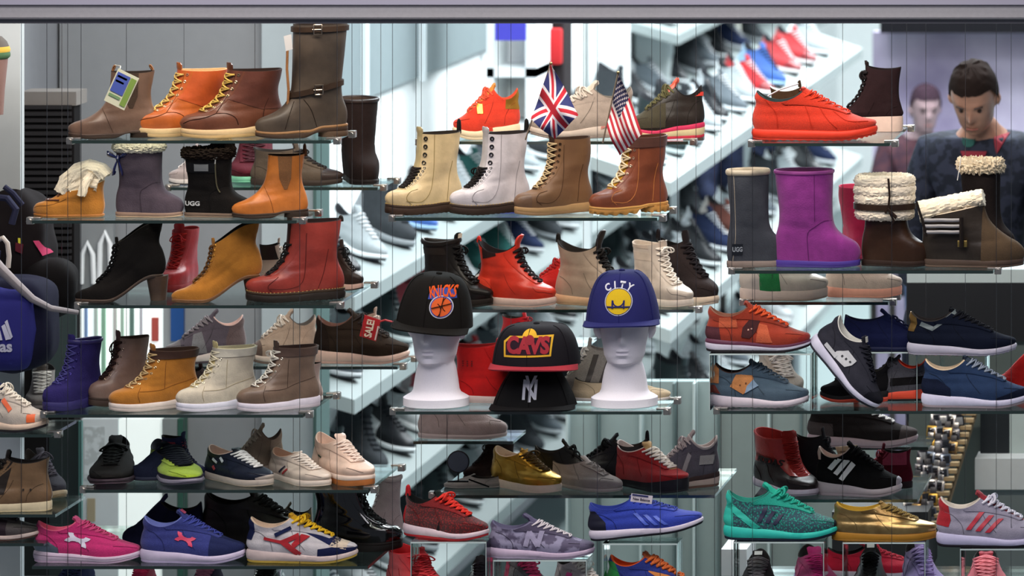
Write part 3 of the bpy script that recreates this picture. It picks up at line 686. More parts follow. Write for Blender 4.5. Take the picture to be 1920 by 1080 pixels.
pbox('grey_counter_top', 1700, 505, 1995, 530, 1.95, .25, mat('a9b4b4', 'matte')); tag(C.objects[-1], 'pale grey slab on the black counter under the sheepskin boots', 'counter top')

# ================================================================ shelves on steel cables
GL = glassmat('shelf_glass', (.90, .94, .93, 1), .02, .12)
EDGE = mat('20302d', 'patent'); STEEL = mat('c9c2b8', 'metal'); WIRE = mat('6a6a6c', 'metal')
SH = {}
def shelf(key, x0, x1, py, Y0, d, label, clamps=((0, 0), (1, 0), (0, 1), (1, 1))):
    a, b = pos(x0, py, Y0), pos(x1, py, Y0); z = a.z; SH[key] = z
    r = empty('glass_shelf', ((a.x+b.x)/2, Y0+d/2, z), label, 'shelf'); r.location = (0, 0, 0)
    bm = bmesh.new(); box(bm, a.x, b.x, Y0+.003, Y0+d, z-.009, z-.0004); obj('pane', bm, GL, r, smooth=False)
    bm = bmesh.new(); box(bm, a.x, b.x, Y0-.001, Y0+.003, z-.009, z-.0004); obj('polished_edge', bm, EDGE, r, smooth=False)
    for sx, sy in clamps:
        cx = a.x-.012 if sx == 0 else b.x+.012; cy = Y0+.03 if sy == 0 else Y0+d-.03
        bm = bmesh.new(); s = 1 if sx == 0 else -1
        box(bm, cx-.010, cx+.010, cy-.012, cy+.012, z-.014, z+.006, .002); box(bm, min(cx, cx+s*.03), max(cx, cx+s*.03), cy-.009, cy+.009, z, z+.005, .001)
        bmm = bmesh.new(); lathe(bmm, [(.007, 0), (.007, .012)], 10); add(bm, bmm, Matrix.Translation((cx, cy-.012, z-.004)) @ Matrix.Rotation(R(90), 4, 'X'))
        obj('cable_clamp', bm, STEEL, r)
    return z
shelf('L1', 135, 620, 263, 0, .25, 'top left glass shelf carrying the four brown leather boots')
shelf('L2', 60, 556, 413, 0, .25, 'left glass shelf carrying the moccasin and the tan chelsea boot')
shelf('L3', 150, 626, 572, 0, .5, 'left glass shelf carrying the two heeled lace-up boots')
shelf('L4', 86, 568, 777, 0, .4, 'left glass shelf carrying the purple boot and three padded-collar boots')
shelf('L5', 160, 690, 918, 0, .42, 'lower left glass shelf carrying the black, lime and white sneakers')
shelf('L6', 60, 690, 1061, 0, .62, 'bottom left glass shelf under the pink and blue running shoes', clamps=())
shelf('L2b', 320, 708, 351, .83, .25, 'rear left glass shelf carrying the tall black boot')
shelf('L4b', 300, 745, 687, .83, .22, 'rear left glass shelf carrying the black shoe with the red tag')
shelf('C1', 790, 1290, 265, .45, .2, 'rear top centre glass shelf carrying three sports shoes behind the flags')
shelf('C2', 740, 1232, 408, 0, .25, 'centre glass shelf carrying four tall lace-up boots')
shelf('C3', 850, 1300, 580, .45, .36, 'rear centre glass shelf carrying the red and white high tops')
shelf('C4', 742, 1240, 771, 0, .25, 'centre glass shelf carrying the foam heads and caps')
shelf('C5', 815, 1340, 928, .3, .45, 'lower centre glass shelf under the gold sneaker', clamps=((0, 0),))
shelf('R1', 1415, 1668, 268, 0, .5, 'short top right glass shelf under the orange shoe')
shelf('R2', 1378, 1862, 507, 0, .4, 'right glass shelf carrying the sheepskin boots')
shelf('R3', 1398, 1665, 566, .4, .18, 'small rear right glass shelf with the white and green sneaker')
shelf('R4', 1350, 1985, 770, 0, .4, 'right glass shelf carrying the blue-grey and navy runners')
shelf('R5', 1410, 1720, 936, .22, .42, 'lower right glass shelf under the black three-striped shoe', clamps=())
shelf('R4b', 1505, 1740, 838, .75, .2, 'rear right glass shelf under the charcoal sneaker', clamps=())
shelf('L7', 60, 690, 1138, 0, .3, 'lowest left glass shelf at the picture bottom', clamps=())
shelf('C7', 720, 1340, 1138, 0, .3, 'lowest centre glass shelf at the picture bottom', clamps=())
shelf('R7', 1350, 1985, 1138, 0, .6, 'lowest right glass shelf at the picture bottom', clamps=())
shelf('F1', -130, 96, 814, 0, .25, 'far left glass shelf under the white and orange running shoe', clamps=((1, 0),))
shelf('F2', -130, 104, 964, 0, .3, 'far left glass shelf under the brown sandal-like boot', clamps=())
shelf('F3', -130, 82, 1018, 0, .3, 'far left glass shelf under the dark purple running shoe', clamps=())
shelf('F0', 30, 120, 777, .45, .2, 'small rear glass shelf under the taupe sneaker', clamps=())
shelf('C5b', 775, 962, 827, .45, .2, 'small glass shelf under the pale rose suede shoe', clamps=())
shelf('C4b', 930, 1098, 650, .85, .2, 'small rear glass shelf behind the yellow-lettered cap', clamps=())
CS = set()
for key, x in enumerate((40, 88, 127, 152, 562, 632)): CS.add((x, .03))
for x in (602, 679): CS.add((x, .22))
for x in (736, 1238): CS.add((x, .03)); 
for x in (790, 1270): CS.add((x, .22))
for x in (345, 714): CS.add((x, .88))
for x in (838, 1305, 1352): CS.add((x, .48))
for x in (1372, 1411, 1672, 1868, 1896): CS.add((x, .03))
for x in (1448, 1810, 1700): CS.add((x, .42))
for x in (237, 478, 550, 660, 1120, 1222, 1340, 1415, 1580): CS.add((x, .24))
for x, Y in ((1512, .93), (1736, .93), (780, .63), (958, .63), (934, 1.03), (1094, 1.03), (34, .63), (116, .63)): CS.add((x, Y))
ONES = ['', 'first', 'second', 'third', 'fourth', 'fifth', 'sixth', 'seventh', 'eighth', 'ninth', 'tenth', 'eleventh', 'twelfth', 'thirteenth', 'fourteenth', 'fifteenth', 'sixteenth', 'seventeenth', 'eighteenth', 'nineteenth']
for ci, (x, Y) in enumerate(sorted(CS)):
    t_, u_ = divmod(ci+1, 10); cw = ONES[ci+1] if ci < 19 else ({2: 'twenty', 3: 'thirty', 4: 'forty'}[t_]+'-'+ONES[u_] if u_ else {2: 'twentieth', 3: 'thirtieth', 4: 'fortieth'}[t_])
    p = pos(x, 0, Y); bm = bmesh.new(); tube(bm, [(p.x, Y, FLOOR), (p.x, Y, 3.4)], .0008, 6)
    side_ = 'left' if x < 720 else ('centre' if x < 1345 else 'right')
    tag(obj('steel_cable', bm, WIRE), 'thin vertical steel cable at the %s shelves, %s from the picture left edge' % (side_, cw), 'cable', 'steel cables of the %s shelves' % side_)
# head-height hidden track that holds the cables, above the head bar
bm = bmesh.new(); box(bm, -2.0, 2.5, -.02, .95, 3.4, 3.44); struct('trim_30', bm, mat('b0b4b8', 'metal'))
RISER = glassmat('acrylic', (.93, .97, .96, 1), .05, .05)
def riser(label, x0, x1, y0, y1, Y, d=.1, t=.004):
    a, b = pos(x0, y1, Y), pos(x1, y0, Y); bm = bmesh.new()
    box(bm, a.x, b.x, Y, Y+d, b.z-t, b.z); box(bm, a.x, a.x+t, Y, Y+d, a.z, b.z-t); box(bm, b.x-t, b.x, Y, Y+d, a.z, b.z-t)
    r = tag(obj('acrylic_riser', bm, RISER, smooth=False), label, 'display stand')
    bm = bmesh.new(); box(bm, a.x, b.x, Y-.0015, Y, b.z-t, b.z); obj('front_edge', bm, mat('c6d4d2', 'plain'), r, smooth=False)
    bm = bmesh.new()
    for xx in (a.x, b.x-.002): box(bm, xx, xx+.002, Y-.0015, Y, a.z, b.z-t)
    obj('side_edge', bm, mat('b4c2c0', 'plain'), r, smooth=False)
    SH[label] = b.z; return b.z
# ================================================================ FOOTWEAR
def hull(*p): return list(p)
def toecap(x=.82): return [[(x, -1), (1.2, -1), (1.2, 1), (x+.04, 1)]]
def counter(x=.2, top=.42): return [[(-.3, -1), (x+.04, -1), (x-.02, .22), (x-.10, top), (-.3, top)]]
def fox(z0, z1): return [[(-.2, z0), (1.2, z0), (1.2, z1), (-.2, z1)]]
def stripes3(x=.40, z=.13, w=.035, gap=.065, dx=-.09, dz=.18, n=3):
    return [[(x+i*gap, z-.01*i), (x+w+i*gap, z-.01*i), (x+w+dx+i*gap, z+dz-.028*i), (x+dx+i*gap, z+dz-.028*i)] for i in range(n)]
def bar(x0, z0, x1, z1, w):
    dx, dz = x1-x0, z1-z0; l = math.hypot(dx, dz); nx, nz = -dz/l*w/2, dx/l*w/2
    return [(x0+nx, z0+nz), (x1+nx, z1+nz), (x1-nx, z1-nz), (x0-nx, z0-nz)]
def hooks(x, z, s):   # two interlocked arcs, one open upwards and one open downwards
    o = []
    for cz, a0 in ((.56, 180), (-.56, 0)):
        for i in range(10):
            p, q = R(a0+18*i), R(a0+18*(i+1)); k1, k2 = abs(5-i)/5, abs(4-i)/5
            pts = [(math.cos(p)*.72, math.sin(p)*.34), (math.cos(p)*(1.15+.2*k1), math.sin(p)*.80), (math.cos(q)*(1.15+.2*k2), math.sin(q)*.80), (math.cos(q)*.72, math.sin(q)*.34)]
            o.append([(x+s*(u*math.cos(-.35)-(v+cz)*math.sin(-.35)), z+s*(u*math.sin(-.35)+(v+cz)*math.cos(-.35))) for u, v in pts])
    return o
def letterN(x, z, s):
    return [bar(x-s*.5, z-s*.6, x-s*.3, z+s*.6, s*.34), bar(x-s*.34, z+s*.55, x+s*.36, z-s*.55, s*.36), bar(x+s*.32, z-s*.6, x+s*.52, z+s*.6, s*.34)]
BOOTCOL = ('pad', '3a2620', .02)
MOCSEAM = [[(1.0, .16), (.93, .205), (.84, .225), (.76, .25), (.70, .275)], [(.70, .275), (.60, .27), (.52, .22), (.49, .14)], [(.26, .13), (.24, .3), (.2, .42)], [(.70, .275), (.64, .36), (.56, .50), (.50, .70)]]
def gore(up, bvh, side, o):
    hx = o.get('gore', '2e2420'); 
    return [('elastic_gore', panel(up, [[(.22, .95), (.24, .50), (.29, .36), (.33, .36), (.39, .50), (.42, .95)]], .004), mat(hx, 'knit'), 'upper', None)]
def ext_loops(up, bvh, side, o):
    r = []
    for e, sg in ((up.F.at(1), 1), (up.B.at(1), -1)):
        b = bmesh.new(); p = Vector((e.x-sg*.01, 0, e.z-.02))
        tube(b, [p+Vector((sg*.02*math.sin(a*2)*.5+sg*.05*math.sin(a/1.0)*(.5 if sg > 0 else -1.0)*0+sg*(-.00)+(-sg)*.0+(-.04 if sg > 0 else .055)*math.sin(a)*.8, 0, .09*math.sin(a))) for a in [math.pi*i/10 for i in range(11)]], .010, 6)
        for v in b.verts: v.co.y *= 2.2
        r.append(('pull_loop', b, mat(o.get('loopc', '8a5c3a'), 'fabric'), None, None))
    return r
def chunk_lugs(up, bvh, side, o): return []
# ---- top left shelf
L = SH['L1']
shoe('dull brown leather chelsea boot with blue and green card, left end of top shelf', 'chelsea', (127, 120, 299, 258), -168, .03, L, up='7b5f50', uk='leather', sole='heel', mid='4a3830', out='33261f', hc='33261f', lining='2c2320', extra=[gore, ext_loops], gore='4c3a30', seams=[[(.5, .07), (.56, .22), (.62, .36)]], seamc='5a4438')
shoe('bright orange-tan moc-toe boot with cream crepe sole, between two brown boots', 'boot', (250, 116, 432, 259), -152, .07, L, up='cf6a2c', uk='leather', sole='wedge', mid='d8b98a', out='b99a6c', lace='d9b86a', eyelet='e8d8b8', tc='a85a28', bow=False, seams=MOCSEAM, seamc='7a3c18', seamr=.004, panels=[('quarter', [[(-.2, .30), (.26, .30), (.62, .44), (.60, 1), (-.2, 1)]], 'd4602e', 'leather')], lining='c9a070')
shoe('dark chestnut moc-toe boot with golden laces and cream crepe sole', 'boot', (337, 116, 535, 262), -152, .03, L, up='74432f', uk='leather', sole='wedge', mid='d4b488', out='b09060', lace='cfae58', eyelet='dcc8a0', tc='5c3424', bow=False, seams=MOCSEAM, seamc='3a2018', seamr=.004, panels=[('quarter', [[(-.2, .30), (.26, .30), (.62, .44), (.60, 1), (-.2, 1)]], '683a2e', 'leather')], lining='2a1c18')
def buckles(up, bvh, side, o):
    out = []
    # ankle strap: loop round the shaft at an angle, and top strap
    for v, tilt, w in ((.44, 0, .030), (.965, 0, .028)):
        b = bmesh.new(); ring = [up.P(v, 6.283185*k/48)+up.N(v, 6.283185*k/48)*.012 for k in range(48)]
        g = [[b.verts.new(p+Vector((0, 0, w)) ) for p in ring], [b.verts.new(p-Vector((0, 0, w))) for p in ring]]
        for k in range(48): b.faces.new((g[0][k], g[0][(k+1) % 48], g[1][(k+1) % 48], g[1][k]))
        solid(b, geom=b.faces[:], thickness=.012); out.append(('ankle_strap' if v < .6 else 'top_strap', b, mat('3b2c22', 'leather'), None, None))
        k = 14 if v < .6 else 15; th_ = 6.283185*k/48*side*(1)
        th_ = side*R(92 if v < .6 else 80); p = up.P(v, th_)+up.N(v, th_)*.026; n = up.N(v, th_); u = Vector((1, 0, 0)); u = (u-n*u.dot(n)).normalized(); q = n.cross(u)
        c = bmesh.new(); s_ = .052
        tube(c, [p+u*a*s_*.8+q*d*s_ for a, d in ((-1, -1), (0, -1), (1, -1), (1, 0), (1, 1), (0, 1), (-1, 1), (-1, 0))], .009, 6, True)
        tube(c, [p-u*s_*.7, p+u*s_*1.1], .006, 6); out.append(('buckle', c, mat('a09284', 'metal'), 'ankle_strap' if v < .6 else 'top_strap', None))
    return out
shoe('tall worn black-brown engineer boot with two buckled straps, right end of the top shelf', 'engineer', (478, 41, 655, 261), -160, .03, L, up='5a4c40', up2='2c2520', uk='worn', sole='heel', mid='8a6440', out='3a2a20', hc='4a3626', welt='8a6440', hh=.07, lining='241c18', extra=[buckles], seams=[[(.36, .12), (.42, .3), (.5, .42)], [(.7, .1), (.66, .24), (.60, .40)]], seamc='2a201a')
# ---- second left shelf
L = SH['L2']
def moc_fur(up, bvh, side, o):
    b = bmesh.new()
    furball(b, [Vector((.00, 0, .62)), Vector((.08, 0, .72)), Vector((.20, 0, .76)), Vector((.34, 0, .70)), Vector((.46, 0, .58)), Vector((.54, 0, .46)), Vector((.58, 0, .38))], lambda t: .13+.03*math.sin(3.14*t), .03, 18, 1.0, 3, False)
    furball(b, [Vector((.06, 0, .52)), Vector((.20, 0, .56)), Vector((.34, 0, .52)), Vector((.46, 0, .44))], .15, .03, 18, 1.0, 6, False)
    c = bmesh.new(); furball(c, [Vector((.16, side*.14, .70)), Vector((.20, side*.18, .60)), Vector((.24, side*.20, .48)), Vector((.27, side*.20, .36))], .06, .02, 14, 1, 9, False); add(b, c); s = bmesh.new()
    ring = [up.S(.55, y, .01) for y in [(-.14+.28*i/14) for i in range(15)]]; tube(s, ring, .014, 6)
    t2 = bmesh.new(); tube(t2, [Vector((.62, y, .34+.07*math.cos(y*14))) for y in [-.11+.22*i/10 for i in range(11)]], .013, 6); add(s, t2)
    return [('fleece_lining', b, mat('f6e8cc', 'fur'), None, None), ('leather_lace', s, mat('6a4030', 'leather'), None, None)]
shoe('tan suede moccasin with cream fleece spilling over the collar, left end of its shelf', 'moc', (62, 298, 212, 411), 180, .03, L, up='bf7c30', uk='suede', sole='flat', mid='a8692c', out='8c6a40', lining='e8d6b0', extra=[moc_fur], seams=[[(1.0, .14), (.9, .185), (.75, .2), (.62, .24), (.5, .30)]], seamc='6a4020')
def bow(up, bvh, side, o):
    b = bmesh.new(); p = up.P(.80, side*R(150)); n = Vector((0, side, 0)); c = Vector((.10, p.y, .86))+n*.03
    for sx, sz in ((-1, .5), (1, .5), (-.5, -1.6), (.5, -1.6)):
        tube(b, [c+Vector((sx*.02*k/2, 0, sz*.02*k/2))+Vector((sx*.09*math.sin(k*.5), side*.03*math.sin(k*.6), sz*.10*math.sin(k*.42))) for k in range(7)], lambda t: .012+.05*math.sin(math.pi*t)*(1 if sz > 0 else .5), 8, False, .6)
    tube(b, [c+Vector((0, 0, -.03)), c+Vector((0, side*.03, 0)), c+Vector((0, 0, .03))], .03, 8)
    return [('satin_bow', b, mat('1c2250', 'patent'), None, None)]
UG = [[(.43, .07), (.42, .2), (.42, .37), (.50, .44), (.60, .5), (.68, .5)]]
shoe('grey-purple sheepskin boot with navy bow and cream fleece top', 'ugg', (200, 262, 345, 411), 0, .03, L, up='5a4e58', uk='suede', sole='flat', mid='8a7060', out='b09478', lining='e8d8b0', collar=('fur', 'f4ead0', .055), extra=[bow], seams=UG, seamc='3a3038')
def zipper(up, bvh, side, o):
    out = []; b = bmesh.new()
    pts = [up.P(.42+.5*i/10, side*R(62))+Vector((0, side*.012, 0)) for i in range(11)]; tube(b, pts, .010, 6); out.append(('zip', b, mat('b8a880', 'metal'), 'upper', None))
    c = bmesh.new(); p = pts[-1]; tube(c, [p, p+Vector((.0, side*.02, -.07))], .012, 6); tube(c, [p+Vector((-.02, side*.02, .01)), p+Vector((.03, side*.02, .04))], .010, 6); out.append(('zip_pull', c, mat('e0dcd0', 'metal'), 'upper', None))
    f = bmesh.new(); furball(f, [up.P(1, 6.2832*k/30)+Vector((0, 0, .0)) for k in range(30)], .05, .05, 12, 1.6, 5); furball(f, [Vector((.42, 0, 1.04)), Vector((.50, 0, 1.15)), Vector((.62, 0, 1.20)), Vector((.68, 0, 1.05))], .08, .05, 12, 1, 8, False)
    out.append(('fur_cuff', f, mat('2c231e', 'fur'), None, None))
    out.append(('strap_patch', panel(up, [[(.08, .72), (.52, .72), (.52, .88), (.08, .88)]], .008), mat('151314', 'leather'), 'upper', None))
    out.append(('grey_patch', project(poly_bm([rect2(.22, .75, .42, .86)]), bvh, side, .016, .004), mat('808080', 'plain'), 'strap_patch', None))
    return out
shoe('black suede boot with side zip, grey patch and dark fur cuff', 'ugg', (337, 256, 476, 411), 0, .03, L, up='1c1918', uk='suede', sole='flat', mid='6a5648', out='8a7460', lining='241c18', extra=[zipper], texts=[('cloth_label', 'UGG', .17, .22, .10, 0, 'c8c8c8')], seams=UG, seamc='0c0c0c')
shoe('caramel leather chelsea boot with brown elastic side, right end of its shelf', 'chelsea', (434, 268, 579, 408), -166, .03, L, up='c9742f', uk='leather', sole='heel', mid='3a2c24', out='33261e', hc='2c211a', lining='3a281c', gore='8a5a34', extra=[gore], loop='6a4028', looph=.12, seams=[[(.46, .07), (.50, .22), (.58, .40)]], seamc='8a4c1c')
# ---- rear left shelf
L = SH['L2b']
shoe('pale grey suede shoe heel half hidden behind the black fur boot', 'mid', (316, 268, 420, 348), 180, .9, L, up='b8aaa8', uk='suede', sole='cup', mid='d8d0cc', lace='e0d8d4')
shoe('small maroon boot with mint sole behind the fur boot', 'mid', (428, 262, 520, 349), -80, .9, L, up='58202a', uk='suede', sole='cup', mid='7ec8a4', out='7ec8a4', lace='401820', bow=False)
shoe('grey-brown lace-up work shoe pointing right on the rear left shelf', 'mid', (469, 262, 644, 346), 0, .86, L, up='5c5044', uk='suede', sole='flat', mid='3a302a', out='2c2420', lace='2c2624', tl=.12, panels=[('toe_cap', toecap(.78), '3c302c', 'leather')])
shoe('tall black suede boot standing alone at the right of the rear shelf', 'ugg', (625, 178, 712, 341), -62, .86, L, up='241a18', uk='suede', sole='flat', mid='1a1412', out='1a1412', lining='3c3028', collar=('pad', '2a1f1c', .02))
# ---- third left shelf
L = SH['L3']
shoe('black suede high-heeled lace-up ankle boot', 'heels', (140, 413, 316, 563), -165, .03, L, up='1b1817', uk='suede', lift=.30, pointy=True, sole='heel', mid='2a201c', out='2a201c', welt='4a3a30', hc='4e3a2e', lace='141212', bow=False, lr=.012, eyelet='2a2a2a', st=dict(F=ST['heels']['F'][:-1]+[(.565, .60), (.555, .72)], B=ST['heels']['B'][:-1]+[(.06, .6), (.04, .72)]))
shoe('small red leather boot seen behind between the two heeled boots', 'boot', (300, 418, 374, 529), -98, .22, L, up='b81e22', uk='leather', sole='flat', mid='8c1a1c', out='701416', lining='7c1416', lace='c02a2a', bow=True, tc='b81e22')
shoe('wheat nubuck high-heeled lace-up ankle boot', 'heels', (321, 415, 497, 568), -165, .03, L, up='b9772a', uk='suede', lift=.30, pointy=True, sole='heel', mid='6a4828', out='5a3c24', welt='7a5230', hc='4a3428', lace='6a4420', bow=False, lr=.011, eyelet='c89440', st=dict(F=ST['heels']['F'][:-1]+[(.565, .60), (.555, .72)], B=ST['heels']['B'][:-1]+[(.06, .6), (.04, .72)]))
shoe('cherry red leather boot with dark stitched sole, right end of its shelf', 'dm', (460, 443, 648, 571), -158, .03, L, up='a03a30', uk='leather', sole='dm', out='241c18', welt='3c2c20', stitch='c8a860', lace='1e1a1a', lining='2a1c1c', tc='3a1c1c', bow=False, rows=5, loop='2a2420', looph=.03, seams=[[(.76, .13), (.80, .2), (.70, .30)], [(.30, .14), (.24, .35), (.20, .6)], [(.78, .17), (.60, .16), (.45, .26), (.42, .8)]], seamc='5a1c18', st=dict(lz=(.36, .75)), keepz=.86)
shoe('white and black sneaker standing behind the wheat heeled boot', 'high', (484, 445, 560, 541), 25, .3, L, up='d8c8bc', uk='leather', sole='cup', mid='d8c0ac', out='8a7060', lace='e8e0d8', panels=[('collar_panel', [[(-.2, .52), (1, .52), (1, 1), (-.2, 1)]], '2c2a2c', 'leather')])
shoe('dark brown sneaker heel with pale sole behind the cherry boot', 'mid', (600, 448, 682, 555), -25, .3, L, up='3a2c26', uk='leather', sole='cup', mid='d8b4a4', out='3c302c', lace='1c1a1a')
# ---- fourth left shelf
L = SH['L4']
shoe('solid purple suede high boot, left end of its shelf', 'boot', (79, 626, 194, 774), -124, .03, L, up='2f2763', uk='suede', sole='cup', mid='2c2660', out='241f50', lace='4a4686', tc='332b6c', tk='suede', lining='241f50', lr=.008, bow=False, eyelet='3a3470', collar=('pad', '332b6c', .018))
shoe('taupe leather boot with dark laces, behind the purple boot', 'boot', (165, 618, 285, 768), -140, .12, L, up='8c7064', uk='leather', sole='heel', mid='3c2e28', out='3c2e28', lace='2e1f1c', tc='6a4c40', lr=.012, lining='4a342c', eyelet='8a7868', bowl=.14)
TB = dict(sole='cup', collar=('band', '4a342a', .11))
def tstitch(c): return dict(seams=[[(.72, .12), (.74, .22), (.70, .30)], [(.72, .25), (.5, .25), (.35, .30), (.1, .36)], [(.45, .26), (.44, .5), (.43, .6)]], seamc=c)
shoe('wheat nubuck boot with brown padded collar and white sole', 'boot', (203, 643, 378, 776), -148, .03, L, up='be7a2e', uk='suede', sole='cup', mid='e0cfc6', out='c0b0a8', lace='c8a878', eyelet='e8d8b0', tc='b87428', bow=False, lining='4a342a', collar=('band', '4a3228', .11), **tstitch('8a5420'))
shoe('off-white nubuck boot with cream collar, second from the right of its shelf', 'boot', (329, 638, 486, 778), -148, .03, L, up='dccfba', uk='suede', sole='cup', mid='dedbe8', out='c8c2cc', lace='e4d8bc', eyelet='e8e0c8', tc='d8c48c', bow=False, lining='d8cca8', collar=('band', 'e0d6c4', .11), **tstitch('a89a7c'))
shoe('taupe-brown boot with pale laces and white sole, right end of its shelf', 'boot', (443, 637, 601, 777), -148, .03, L, up='7e6656', uk='leather', sole='cup', mid='dcd2de', out='c0b4bc', lace='e0d8cc', eyelet='d8d0c0', tc='5a4438', bow=True, bowl=.05, lining='4c3830', collar=('band', '5a443a', .11), **tstitch('4c3a30'))
shoe('pale pink sneaker tucked behind the taupe-brown boot', 'high', (498, 668, 606, 757), 170, .22, L, up='dcc0b4', uk='leather', sole='cup', mid='e6dcd4', lace='f0e6dc')
shoe('dark brown strappy shoe peeping out behind the wheat boot', 'mid', (345, 680, 408, 745), 60, .25, L, up='3c2420', uk='leather', sole='flat', mid='2c1c18', lace='2c1c18', bow=False)
# ---- rear fourth shelf
L = SH['L4b']
shoe('grey-purple suede running shoe pointing left on the rear shelf', 'runner', (308, 578, 462, 667), -158, .86, L, up='5e5662', uk='suede', sole='runner', mid='d8ccc8', out='4a4048', lace='8a8288', lining='d8b8b0', bow=False, panels=[('toe_cap', toecap(.80), '7a7478', 'suede'), ('heel_counter', counter(.28, .4), '6a5a5c', 'suede'), ('mesh_panel', [[(.5, .1), (.72, .1), (.66, .28), (.56, .3)]], '86868c', 'knit')])
shoe('beige running shoe pointing left beside the grey-purple one', 'runner', (461, 578, 596, 681), -150, .86, L, up='b49e8c', uk='suede', sole='runner', mid='cfc0b4', out='6a5a50', lace='d8ccc0', lining='5a5450', panels=[('heel_counter', counter(.3, .5), 'c4a894', 'suede'), ('toe_cap', toecap(.8), '6a5850', 'suede')])
shoe('charcoal-brown training shoe wearing the red sale tag', 'runner', (588, 577, 769, 685), 0, .86, L, up='30261f', uk='suede', sole='runner', mid='dcbcae', out='c09c90', lace='2a2220', lining='6a4a40', tl=.07, panels=[('heel_counter', counter(.2, .45), '261d19', 'suede')])
shoe('beige sneaker partly hidden behind the red sale tag', 'high', (655, 575, 750, 668), 0, .98, L, up='c4a490', uk='suede', sole='cup', mid='d8c4b4', lace='d8c4b8')
# ---- fifth left shelf
L = SH['L5']
shoe('black knit trainer facing the window, left end of its shelf', 'runner', (163, 815, 256, 913), -80, .03, L, up='191615', uk='knit', sole='runner', mid='3a2e36', out='5a4650', lace='0e0e0e', lining='141212', lr=.012, tl=.12, tfwd=.0)
shoe('lime yellow running shoe with dark tongue', 'runner', (276, 822, 384, 915), -58, .03, L, up='a9c52e', uk='knit', sole='runner', mid='8c8494', out='4a4454', lace='1a1d26', stay='b4cf38', tc='1c1f2a', tk='fabric', lining='23242e', rows=9, bow=False, lr=.013, tl=.05, tfwd=.0, st=dict(lw=.082, W1=.10), decals=[('emblem', hooks(.40, .27, .040), '22301c', 'plain')], panels=[('foxing', fox(.0, .13), '343040', 'leather')])
shoe('navy sneaker toe showing left of the lime shoe', 'slip', (240, 836, 352, 902), 180, .14, L, up='22263a', uk='suede', sole='flat', mid='2c2e40', out='1c1c28')
shoe('navy and red banded high top heel behind the lime shoe', 'high', (300, 808, 386, 900), -20, .17, L, up='2a2c4a', uk='fabric', sole='cup', mid='3a3c60', lace='20223a', bow=False, panels=[('red_band', [[(-.2, .55), (1, .55), (1, .68), (-.2, .68)]], 'a03a48', 'fabric')])
shoe('navy sneaker with thick white laces and grey toe rim', 'court', (383, 833, 514, 919), -38, .03, L, up='1e2334', uk='leather', sole='cup', mid='b8a99e', out='a09080', lace='e8e4e0', tc='161a26', lining='d8b8a8', bow=False, lr=.011, tl=.03, panels=[('toe_bumper', [[(.86, -1), (1.2, -1), (1.2, .24), (.9, .12)]], 'c0b0a4', 'rubber')], decals=[('logo_bar', [bar(.22, .28, .30, .24, .03), bar(.34, .31, .40, .26, .028)], 'c8ccd0', 'plain'), ('red_mark', [bar(.24, .19, .28, .15, .03)], 'a84048', 'plain')])
shoe('taupe running shoe above the navy laced sneaker', 'runner', (426, 792, 532, 872), -146, .16, L, up='8c7868', uk='suede', sole='runner', mid='a08c80', out='8c4a38', lace='a89888', lining='5a4a40', panels=[('heel_counter', counter(.3, .5), 'b09c8c', 'suede')])
shoe('cream tennis sneaker with navy and red side flashes', 'court', (503, 838, 622, 921), -44, .03, L, up='dcc8b8', uk='leather', sole='cup', mid='dccabc', out='c8b4a4', lace='e6d8cc', tc='d8c4b4', lining='d0a890', bow=False, tl=.02, decals=[('navy_flash', [bar(.34, .13, .44, .23, .022)], '1c2038', 'plain'), ('red_flash', [bar(.42, .12, .50, .20, .024)], 'a02c30', 'plain')])
shoe('pale pink-cream sneaker with tiny side emblem on a gum sole, right end of its shelf', 'court', (584, 809, 704, 912), -48, .03, L, up='efcdb8', uk='leather', sole='cup', mid='f0d8c8', out='a8622c', lace='f4dccc', tc='ecc8b4', lining='e0c0ac', bow=False, lr=.008, st=dict(sole=[(0, .11), (1, .10)], out=.06), decals=[('crocodile_emblem', [bar(.24, .23, .30, .215, .018)], '1c3420', 'plain')], tl=.06)
# ---- sixth left row
L = SH['L6']
shoe('hot pink running shoe with silver side emblem and heel', 'runner', (62, 966, 266, 1057), 0, .02, L, up='e0317e', uk='knit', sole='runner', mid='d8c0d4', out='c8a8c0', lace='f05890', tc='f05a92', lining='f06a8c', bow=False, lr=.007, tl=.05, decals=[('emblem', hooks(.44, .25, .085), 'dcd4e4', 'plain')], panels=[('heel_counter', [[(-.2, -1), (.34, -1), (.26, .16), (.14, .24), (-.2, .23)]], '8b98a4', 'foil')], stripe_sole=('5a4a60', .62, .72))
shoe('violet-blue running shoe with pink side emblem', 'runner', (262, 953, 461, 1057), 0, .02, L, up='3f4796', up2='343a82', uk='knit', sole='runner', mid='d4c4de', out='b8a8c8', lace='4a52a8', tc='3c4490', lining='7c84c8', bow=False, lr=.007, tl=.07, tag='e0507c', decals=[('emblem', hooks(.46, .23, .072), 'e8486c', 'plain')], panels=[('toe_panel', [[(.66, -1), (1.3, -1), (1.3, 1), (.72, 1)]], '222a5c', 'knit')])
